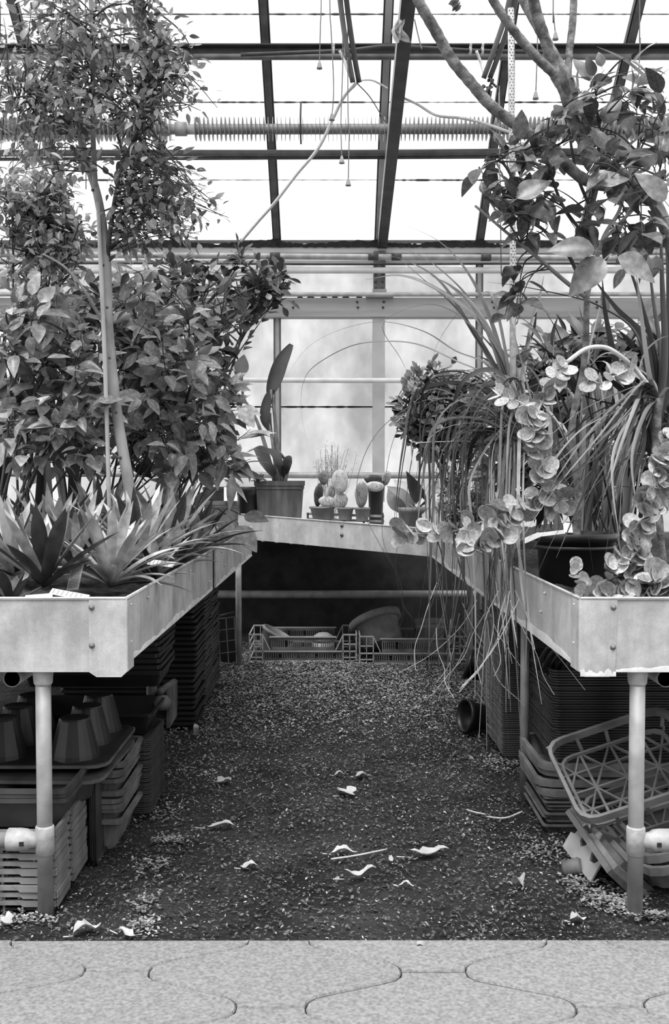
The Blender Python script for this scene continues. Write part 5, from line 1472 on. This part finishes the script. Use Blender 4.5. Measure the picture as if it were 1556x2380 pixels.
for k in range(16):
    x, y = R(1010, 1210), R(1330, 1480); Y = min(R(3.8, 4.3), .55 * F / (x - CX)); q = [P(x, y, Y)]; v = Vector((R(-.05, .05), R(-.02, .02), -.08))
    for j in range(4): q.append(q[-1] + v); v = v + Vector((R(-.03, .03), R(-.02, .02), R(-.01, .02)))
    ro.tube(cat(q, 4), .0016, 4, False)
o = obj('dry_tendrils', ro, 'stem_pale', s2); o['kind'] = 'stuff'
s4 = thing('sword_leaf_plant', 'dark sword-leaved plant towering over the right bench', 'plant', tuple(Vector((P(1500, 1150, 3.7).x, 3.7, ZS))))
b4_ = [(1515, 1060)]
straps(s4, [drift(b4_ + p, 3.7, 3.7 + R(-.25, .25)) for p in ([(1521, 856), (1489, 775), (1434, 717), (1375, 640)], [(1500, 850), (1472, 762), (1395, 710), (1336, 690), (1213, 665), (1130, 655)], [(1538, 856), (1520, 700), (1505, 590)],
     [(1545, 850), (1540, 650), (1535, 480)], [(1530, 880), (1490, 700), (1440, 560)], [(1555, 850), (1556, 650), (1545, 520)], [(1500, 960), (1440, 860), (1410, 740), (1400, 640)], [(1480, 960), (1390, 930), (1300, 900)], [(1490, 950), (1380, 860), (1290, 840), (1240, 930), (1225, 1010)])], .038, 'strap_dark', .35, .3)
s3 = thing('spider_plant', 'pale spidery plant on a stalk at the right edge with long arching leaves', 'plant', tuple(Vector((P(1532, 1100, 3.0).x, 3.0, ZS))))
trunk_obj(s3, [(1545, 1330, 3.0), (1525, 1100, 3.0), (1530, 925, 3.0)], .010, .014, 'bark_scar', 'stalk', 8, .15)
cr_ = (1530, 925)
p3_ = [[(1480, 1040), (1400, 1110), (1300, 1230), (1245, 1345)], [(1480, 890), (1430, 870), (1370, 900), (1300, 1050), (1250, 1150), (1190, 1220)], [(1450, 930), (1380, 1010), (1310, 1100), (1240, 1180)], [(1480, 950), (1430, 1040), (1425, 1130), (1440, 1250)],
       [(1500, 980), (1450, 1100), (1440, 1240), (1432, 1290)], [(1490, 870), (1500, 820), (1530, 790), (1556, 780)], [(1500, 900), (1440, 940), (1400, 990), (1330, 1090)], [(1460, 980), (1390, 1060), (1300, 1120), (1180, 1250)], [(1500, 960), (1470, 1060), (1480, 1180)],
       [(1560, 900), (1590, 960), (1600, 1060)], [(1480, 910), (1420, 960), (1370, 1060), (1360, 1170), (1380, 1330)], [(1470, 1000), (1420, 1080), (1390, 1130), (1290, 1180)], [(1510, 870), (1490, 720), (1480, 640)], [(1515, 880), (1420, 820), (1360, 860)],
       [(1440, 1000), (1300, 1130), (1200, 1200)], [(1450, 950), (1350, 1000), (1280, 1090), (1262, 1180)]]
for k in range(22):
    xe, ye = R(1190, 1470), R(1060, 1300); xm = xe + (1530 - xe) * R(.45, .7)
    p3_.append([(1530 - R(20, 50), 925 - R(0, 45)), (xm, 925 + (ye - 925) * R(.15, .35) - 20), ((xm + xe) / 2 - 8, 925 + (ye - 925) * .62), (xe, ye)])
straps(s3, [drift([cr_] + p, 3.0, 3.0 + R(-.2, .15)) for p in p3_], .017, ['strap_pale', 'strap_pale', 'strap'], .35, .5)
s5 = thing('reed_clump', 'thicket of narrow reedy blades filling the middle of the right bench', 'plant', tuple(Vector((P(1350, 1200, 3.9).x, 3.95, ZS))))
for k in range(70):
    s = Vector((P(1360 + R(-60, 120), 1200, 3.95).x, 3.95 + R(-.15, .3), ZS)); x = R(1150, 1580); y = R(690, 1180)
    e = P(x, y, R(3.7, 4.5)); m = s.lerp(e, .5) + Vector((R(-.05, .05), 0, R(.12, .32)))
    straps(s5, [[s, m, e]], .019, ['strap', 'strap', 'strap_pale', 'strap_dark'], .3, .6, 6)
# ------------------------------------------------------------------ frangipani branches, top right
fg = thing('frangipani_tree', 'bare thick-branched tree crossing the top right with ringed bark', 'tree', tuple(P(1500, 1150, 3.55)))
trunk_obj(fg, [(1590, 1250, 3.5), (1600, 900, 3.5), (1580, 640, 3.45), (1521, 466, 3.4), (1470, 418, 3.38), (1420, 395, 3.35)], .026, .019, 'bark_scar', 'trunk', 12, .03)
trunk_obj(fg, [(1521, 468, 3.42), (1440, 440, 3.4), (1352, 413, 3.35), (1277, 338, 3.3), (1232, 312, 3.28), (1147, 250, 3.25), (1095, 192, 3.22), (1050, 137, 3.2), (1015, 75, 3.18), (975, 5, 3.15), (950, -60, 3.12)], .019, .0165, 'bark_scar', 'branch', 12, .07)
trunk_obj(fg, [(1440, 400, 3.4), (1370, 350, 3.35), (1330, 270, 3.32), (1312, 210, 3.3), (1290, 170, 3.3), (1270, 100, 3.28), (1245, 20, 3.25), (1230, -60, 3.2)], .019, .017, 'bark_scar', 'branch', 12, .05)
trunk_obj(fg, [(1372, 355, 3.4), (1350, 250, 3.4), (1322, 185, 3.4), (1290, 130, 3.4), (1250, 60, 3.4), (1212, -10, 3.4), (1190, -60, 3.4)], .018, .015, 'bark_scar', 'branch', 12, .05)
trunk_obj(fg, [(1290, 172, 3.3), (1255, 140, 3.26), (1210, 90, 3.24), (1165, 30, 3.2), (1130, -30, 3.18)], .015, .013, 'bark_scar', 'branch', 12, .06)
trunk_obj(fg, [(1320, 182, 3.4), (1324, 120, 3.4), (1332, 50, 3.4), (1336, -50, 3.4)], .013, .012, 'bark_scar', 'branch', 10, .05)
for pts in ([(1545, 215, 3.3), (1500, 175, 3.3), (1450, 135, 3.3), (1388, 108, 3.3)],):
    q = cat([P(*p) for p in pts], 6); k = len(q)
    obj('leaf', MB().ribbon(q, [.034 * max(.05, math.sin(math.pi * (.1 + .88 * i / (k - 1)))) for i in range(k)], .4, side=Vector((.3, .8, .5))), 'leaf_shrub', fg, True)
# ------------------------------------------------------------------ broad-leaved shrub over the right bench
lsr = [blade('shrub_leaf', 'ovate', W_, 'leaf_shrub', d_, f_, 8, .16, .01) for W_, d_, f_ in ((.52, .3, .25), (.45, .15, .35), (.6, .4, .15))]
lsd = [blade('shrub_leaf_dark', 'ovate', W_, 'leaf_dark', d_, f_, 8, .16, .01) for W_, d_, f_ in ((.5, .3, .25), (.55, .15, .2))]
bs = thing('large_leaved_shrub', 'tall shrub with large oval leaves spreading over the right bench', 'shrub', tuple(Vector((P(1345, 1150, 3.35).x, 3.35, ZS))))
sh = trunk_obj(bs, [(1335, 1340, 3.4), (1345, 1150, 3.4), (1330, 1000, 3.4), (1358, 850, 3.4), (1365, 700, 3.4), (1362, 640, 3.4)], .014, .009, 'bark_scar', 'trunk', 9, .05)
g1 = trunk_obj(bs, [(1362, 690, 3.4), (1310, 650, 3.38), (1250, 598, 3.35), (1190, 550, 3.3), (1105, 478, 3.25)], .008, .004, 'bark_smooth', 'branch', 7)
g2 = trunk_obj(bs, [(1362, 680, 3.4), (1320, 590, 3.38), (1270, 540, 3.35), (1230, 500, 3.3), (1170, 380, 3.25), (1115, 395, 3.25)], .007, .003, 'bark_dark', 'branch', 7)
g3 = trunk_obj(bs, [(1365, 690, 3.4), (1400, 560, 3.4), (1440, 490, 3.38), (1460, 420, 3.3), (1490, 330, 3.3)], .008, .004, 'bark_smooth', 'branch', 7)
g4 = trunk_obj(bs, [(1362, 660, 3.4), (1370, 520, 3.4), (1395, 330, 3.35), (1385, 230, 3.3), (1400, 180, 3.3)], .007, .003, 'bark_dark', 'branch', 7)
g5 = trunk_obj(bs, [(1400, 560, 3.4), (1460, 500, 3.2), (1520, 440, 3.1), (1570, 390, 3.0)], .006, .003, 'stem_pale', 'branch', 7)
g6 = trunk_obj(bs, [(1380, 500, 3.4), (1340, 400, 3.4), (1320, 290, 3.4), (1300, 260, 3.4)], .006, .003, 'bark_dark', 'branch', 7)
g7 = trunk_obj(bs, [(1370, 560, 3.4), (1310, 480, 3.35), (1280, 400, 3.35), (1260, 340, 3.3), (1215, 350, 3.3)], .006, .003, 'bark_dark', 'branch', 7)
PA = [(1080, 400), (1160, 370), (1230, 320), (1280, 360), (1300, 480), (1260, 560), (1190, 540), (1130, 480)]
PB = [(1270, 255), (1340, 200), (1390, 160), (1480, 150), (1556, 190), (1556, 340), (1400, 340), (1300, 320)]
PC = [(1300, 340), (1556, 340), (1556, 660), (1400, 620), (1320, 560), (1290, 460)]
PD = [(1160, 640), (1220, 640), (1230, 720), (1180, 790), (1150, 760)]
foliage(bs, [(PA, (3.1, 3.5), .30), (PB, (3.1, 3.5), .27), (PC, (3.0, 3.5), .40), (PD, (3.3, 3.4), .05)], 105, 4, lsr + lsd, .080, [g1, g2, g3, g4, g5, g6, g7], 'bark_dark', 300, 'leaf_shrub_mass', s0=.5, jit=.01, outd=.7, upb=.15, face=.25, sv=.35)
# the big pale leaves that face the viewer
for (x, y, Y, dx, dz, s) in ((1190, 470, 3.1, .7, .5, .13), (1375, 430, 3.05, .8, .25, .11), (1420, 590, 3.0, -.8, -.7, .16), (1400, 585, 3.0, -.9, .15, .15), (1420, 590, 3.0, .9, -.4, .15), (1556, 480, 2.95, -.5, .6, .13), (1440, 380, 3.1, .9, .2, .14)):
    o = bpy.data.objects.new('leaf', lsr[0]); COL.objects.link(o); o.parent = bs
    o.matrix_local = Matrix.Translation(-bs.location) @ frame(Vector((dx, -.15, dz)), Vector((R(-.2, .2), -1, .55)), P(x, y, Y), s, s * 1.05)
# perforated pole
pq = [P(1188, 20, 4.3), P(1190, 300, 4.3), P(1193, 640, 4.3), Vector((P(1195, 900, 4.3).x, 4.3, ZS))]
pp = thing('perforated_pole', 'tall white perforated pole standing on the right bench', 'pole', tuple(pq[-1]))
obj('tube', MB().tube(pq, .0130, 12), 'pale_tube', pp, True)
mb = MB(); q0 = pq[0]
for k in range(90):
    f = k / 90; p = pq[0].lerp(pq[2], f)
    for a in ((-.55 if k % 2 else -.1), (.45 if k % 2 else .75)):
        n = Vector((math.sin(a), -math.cos(a), 0)); mb.lathe([(0, 0), (.0028, .0002), (.0032, -.0004)], 6, p + n * .0131, Vector((0, 0, 1)).rotation_difference(n).to_matrix())
o = obj('holes', mb, 'bar_grey', pp); o['kind'] = 'stuff'
# ------------------------------------------------------------------ trailing round-leaved plants
dm = [disc('round_leaf', 'leaf_round', c_) for c_ in (.05, .14, .22)]
def trail(root, pts, n, spx, stem_r=.004, stem='stem_pale', face=.7, spread=.5, szj=.22):
    q = cat([P(*p) for p in pts], 8); k = len(q)
    obj('stem', MB().tube(q, taper(k, stem_r, stem_r * .5), 6), stem, root, True)
    for i in range(n):
        t = (i + R(.1, .9)) / n * (k - 1); a = int(min(t, k - 2)); p = q[a].lerp(q[a + 1], t - a); tan = (q[a + 1] - q[a]).normalized()
        s = spx / F * p.y * R(1 - szj, 1 + szj)
        sd = tan.cross(Vector((0, 1, 0))); sd = sd.normalized() if sd.length > .1 else Vector((1, 0, 0))
        d = sd * (1 if i % 2 else -1) * R(.3, 1) + tan * R(-.3, .8) + Vector((R(-.3, .3), R(-.9, .3), R(-.2, .5)))
        up_ = Vector((R(-.8, .8), R(-1.3, -.25), R(-.3, 1)))
        o = bpy.data.objects.new('leaf', random.choice(dm)); COL.objects.link(o); o.parent = root
        o.matrix_local = Matrix.Translation(-root.location) @ frame(d, up_, p + rvec(.004), s)
r1 = thing('round_leaf_trailer', 'long trailing plant with pale coin-shaped leaves arching and hanging over the aisle side', 'plant', tuple(Vector((P(1530, 925, 3.0).x, 3.02, ZS))))
obj('arching_stem', MB().tube(cat([P(1528, 925, 3.02), P(1500, 885, 3.0), P(1470, 850, 3.0), P(1425, 815, 2.98), P(1395, 806, 2.97), P(1360, 812, 2.96), P(1318, 842, 2.95)], 6), .0065, 8), 'stem_pale', r1, True)
trail(r1, [(1320, 842, 2.95), (1290, 880, 2.92), (1265, 925, 2.9), (1245, 975, 2.88), (1240, 1020, 2.88)], 24, 35)
trail(r1, [(1240, 960, 2.88), (1245, 1030, 2.88), (1260, 1070, 2.9), (1265, 1120, 2.9), (1245, 1165, 2.9)], 26, 36)
trail(r1, [(1330, 1160, 2.95), (1280, 1170, 2.92), (1210, 1180, 2.9), (1150, 1200, 2.9), (1080, 1228, 2.95), (1000, 1240, 3.0), (915, 1236, 3.05)], 46, 38)
trail(r1, [(1190, 1210, 2.9), (1160, 1245, 2.88), (1120, 1268, 2.86), (1080, 1262, 2.86)], 20, 42)
trail(r1, [(1140, 900, 3.2), (1170, 925, 3.1), (1200, 930, 3.05), (1240, 950, 3.0)], 10, 34, .003)
trail(r1, [(1480, 850, 3.0), (1440, 870, 2.98), (1400, 890, 2.96), (1380, 885, 2.96)], 9, 34, .003)
r2 = thing('round_leaf_trailer', 'hanging curtain of coin-shaped leaves at the right edge of the picture', 'plant', tuple(Vector((P(1545, 1000, 2.85).x, 2.9, ZS))))
trail(r2, [(1560, 1040, 2.8), (1535, 1100, 2.78), (1510, 1170, 2.76), (1490, 1230, 2.74), (1470, 1290, 2.73), (1475, 1350, 2.72)], 60, 39)
trail(r2, [(1590, 980, 2.85), (1560, 1050, 2.8), (1545, 1120, 2.8), (1535, 1180, 2.8)], 28, 39)
trail(r2, [(1440, 1290, 2.74), (1430, 1330, 2.72), (1400, 1375, 2.7), (1460, 1385, 2.68), (1530, 1380, 2.66)], 40, 38)
trail(r2, [(1500, 1330, 2.7), (1530, 1360, 2.67), (1570, 1385, 2.66)], 24, 50)
r3 = thing('round_leaf_sprig', 'little upright sprig with coin-shaped leaves just inside the right bench corner', 'plant', tuple(Vector((P(1362, 1392, 2.63).x, 2.63, ZS))))
trail(r3, [(1362, 1392, 2.63), (1352, 1365, 2.64), (1342, 1335, 2.65), (1335, 1322, 2.66)], 9, 32, .003, 'bark_dark')
# black pot with its plant and label
bpc = Vector((P(1338, 1240, 3.32).x, 3.32, ZS))
zr = P(1340, 1243, 3.2).z
bk = pot('black_pot', 'big black ribbed plastic pot on the right bench under the strap leaves', bpc, .112, .124, zr - ZS, 'black_plastic', n=32)
obj('rim_ring', MB().lathe([(.121, zr - ZS - .052), (.129, zr - ZS - .050), (.129, zr - ZS - .040), (.121, zr - ZS - .038)], 32, bpc), 'black_plastic', bk, True)
label_tag('white label wired to the rim of the big black pot', P(1218, 1258, 3.05), P(1255, 1242, 3.08), .016, 'white_card', 0, (0, -1, .4))
label_tag('white label lying across the rim of the big black pot', P(1255, 1243, 3.12), P(1313, 1236, 3.14), .014, 'white_card', 0, (0, -.8, .6))
label_tag('white card stuck upright behind the big black pot rim', P(1322, 1238, 3.40), P(1320, 1215, 3.42), .03, 'white_card', 0, (0, -1, .2))
# ------------------------------------------------------------------ leaf litter and fallen leaves
def litter(name, label, n, material, size, region, dens=None):
    mb = MB(); k = 0
    while k < n:
        x, y = region()
        if dens and R(0, 1) > dens(x, y): continue
        s = R(*size); a = R(0, 6.28); z = .004 + R(0, .008)
        u = Vector((math.cos(a), math.sin(a), R(-.5, .5))) * s; v = Vector((-math.sin(a), math.cos(a), R(-.4, .4))) * (s * R(.3, .7)); c = Vector((x, y, z + abs(u.z)))
        mb.add([c - u, c - v * .8 + Vector((0, 0, .2 * s)), c + u, c + v], [(0, 1, 2, 3)]); k += 1
    o = obj(name, mb, material); o['kind'] = 'stuff'; o['label'] = label; o['category'] = 'litter'
    return o
def aisle():
    y = KERB + (6.9 - KERB) * R(0, 1) ** 1.0
    return R(-1.1, 1.2), y
litter('leaf_litter', 'dark crumbled leaf litter covering the earth floor', 36000, 'flake_dark', (.003, .009), aisle)
def dl_(x, y):
    e = min(abs(x + .5), abs(x - .5)); far = max(0, (y - 3.0) / 3.2)
    return min(1, .16 + .9 * far ** 1.2 + .30 * math.exp(-(e / .12) ** 2))
litter('leaf_crumbs', 'pale crumbs and bits of dry leaf scattered over the aisle', 34000, 'flake_light', (.002, .006), aisle, dl_)
litter('pale_flecks', 'larger pale flecks lying near the paved path', 500, 'flake_light', (.003, .008), lambda: (R(-1, 1.1), R(KERB + .01, 3.6)))
litter('leaf_crumbs', 'thick pale litter at the far end of the aisle', 22000, 'flake_light', (.004, .010), lambda: (R(-.8, .95), 4.2 + 2.3 * R(0, 1) ** .8), lambda x, y: min(1, (y - 4.1) / 1.4))
def weeds(label, spots, n, s):
    mb = MB()
    for k in range(n):
        cx, cy, rx_, ry_ = random.choice(spots); x, y = random.gauss(cx, rx_), random.gauss(cy, ry_)
        if y < KERB + .01: continue
        for j in range(3):
            a = R(0, 6.28); d = Vector((math.cos(a), math.sin(a), R(.1, .6))).normalized() * s * R(.6, 1.3); u = d.cross(Vector((0, 0, 1))).normalized() * s * .4; c = Vector((x, y, R(.006, .02)))
            mb.add([c, c + d * .6 - u, c + d * 1.1, c + d * .6 + u], [(0, 1, 2, 3)])
    o = obj('weeds', mb, 'weed'); o['kind'] = 'stuff'; o['label'] = label; o['category'] = 'weeds'
gp = lambda x, y: Q(x, y, 0)
def sp_(x, y, a, b): p = gp(x, y); return (p.x, p.y, a, b)
weeds('small pale weeds in patches along the left trays', [sp_(330, 2110, .02, .03), (sp_(350, 2020, .03, .03)), sp_(380, 1900, .05, .05), sp_(460, 1790, .06, .1), sp_(400, 1960, .04, .02), sp_(40, 2150, .06, .02), sp_(330, 2160, .02, .02), sp_(480, 1700, .05, .1)], 420, .010)
weeds('carpet of tiny pale leaves beside the right front leg', [sp_(1400, 2090, .04, .05), sp_(1350, 2060, .03, .04), sp_(1430, 2110, .03, .03), sp_(1260, 1985, .05, .06), sp_(1530, 2140, .04, .01), sp_(1160, 1780, .05, .08)], 620, .010)
def fallen(label, x, y, L, W, az, curl=.3, lift=.02, shape=(1.0, 1.0)):
    L *= .85; W *= .95; lift *= .6; curl *= .6
    c = Q(x, y, .008); d = Vector((math.cos(az), math.sin(az), 0)); sdv = Vector((-math.sin(az), math.cos(az), 0))
    mb = MB(); vs = []; n = 8; ph = R(0, 6)
    for i in range(n + 1):
        t = i / n; w = W / 2 * max(.04, math.sin(math.pi * t ** .8)) * R(.75, 1.15) * (1 + .35 * math.sin(t * 15 + ph))
        z = lift * (.5 + .5 * math.sin(t * 7 + ph)) + .004
        for k in (-1, -.5, 0, .5, 1):
            vs.append(c + d * (L * (t - .5)) + sdv * (w * k) + Vector((0, 0, z + curl * w * k * k + R(0, .002))))
    mb.add(vs, [(i * 5 + k, i * 5 + k + 1, i * 5 + k + 6, i * 5 + k + 5) for i in range(n) for k in range(4)])
    p0 = c - d * (L * .5)
    t = thing('fallen_leaf', label, 'leaf', tuple(c), 'fallen leaves on the floor')
    obj('blade', mb, 'dry_leaf', t, True)
    obj('stalk', MB().tube([p0, p0 - d * (L * .35) + Vector((0, 0, .004))], .0018, 5), 'stem_pale', t, True)
for a in (('small pale star-shaped dry leaf in the middle of the aisle', 808, 1846, .085, .09, .6, .2, .025), ('curled dry leaf just beyond the star-shaped one', 842, 1806, .06, .04, .2), ('flat dry leaf left of the curled one in mid aisle', 790, 1803, .05, .025, .1),
          ('triangular dry leaf near the left trays', 522, 1822, .075, .06, -.6, .5, .03), ('wavy rolled leaf on the left of the aisle', 515, 1925, .12, .03, .05, .8, .02), ('pale twisted leaf in front of the left leg', 203, 2167, .085, .045, .6, .7, .03),
          ('narrow curled leaf near the paving on the left', 300, 2178, .085, .022, -.5, .6, .02), ('long wavy dry leaf right of the aisle middle', 1000, 1990, .14, .05, .15, .8, .03), ('long split dry leaf in the aisle middle', 800, 1985, .09, .035, .1, .8, .02),
          ('arched dry leaf nearer the paving in the aisle middle', 838, 2040, .11, .035, .25, .8, .04), ('faint flat leaf left of the aisle middle', 580, 2018, .06, .035, .2), ('small upright curl of leaf beside the long wavy one', 908, 2003, .035, .015, 1.8, .8, .02),
          ('dark-hollowed curled leaf near the right weeds', 1205, 2062, .05, .04, -1.0, 1.2, .04), ('scrap of leaf lying right of the arched leaf', 945, 2062, .05, .02, -.2), ('pale leaf lying on the kerb near the right leg', 1345, 2142, .05, .035, .1, .5, .02), ('pale leaf scrap beside the paving on the right', 985, 2208, .06, .025, .0),
          ('crumpled pale leaf by the far left corner of the leg', 20, 2150, .05, .05, .9, .6, .03)):
    fallen(*a)
for pts, lab in (([(770, 1997, .01), (830, 1988, .02), (900, 1974, .01)], 'thin dry twig crossing the split leaf in the aisle'), ([(1130, 1898, .01), (1175, 1901, .015), (1215, 1886, .03)], 'bent pale twig in front of the mixed tray stack'), ([(1085, 1882, .01), (1105, 1888, .015), (1130, 1893, .01)], 'short dark twig left of the bent pale twig')):
    tag(obj('twig', MB().tube(cat([Q(*p) for p in pts], 5), .0032, 6), 'stem_pale' if 'pale' in lab or 'thin' in lab else 'bark_dark', None, True), lab, 'twig')
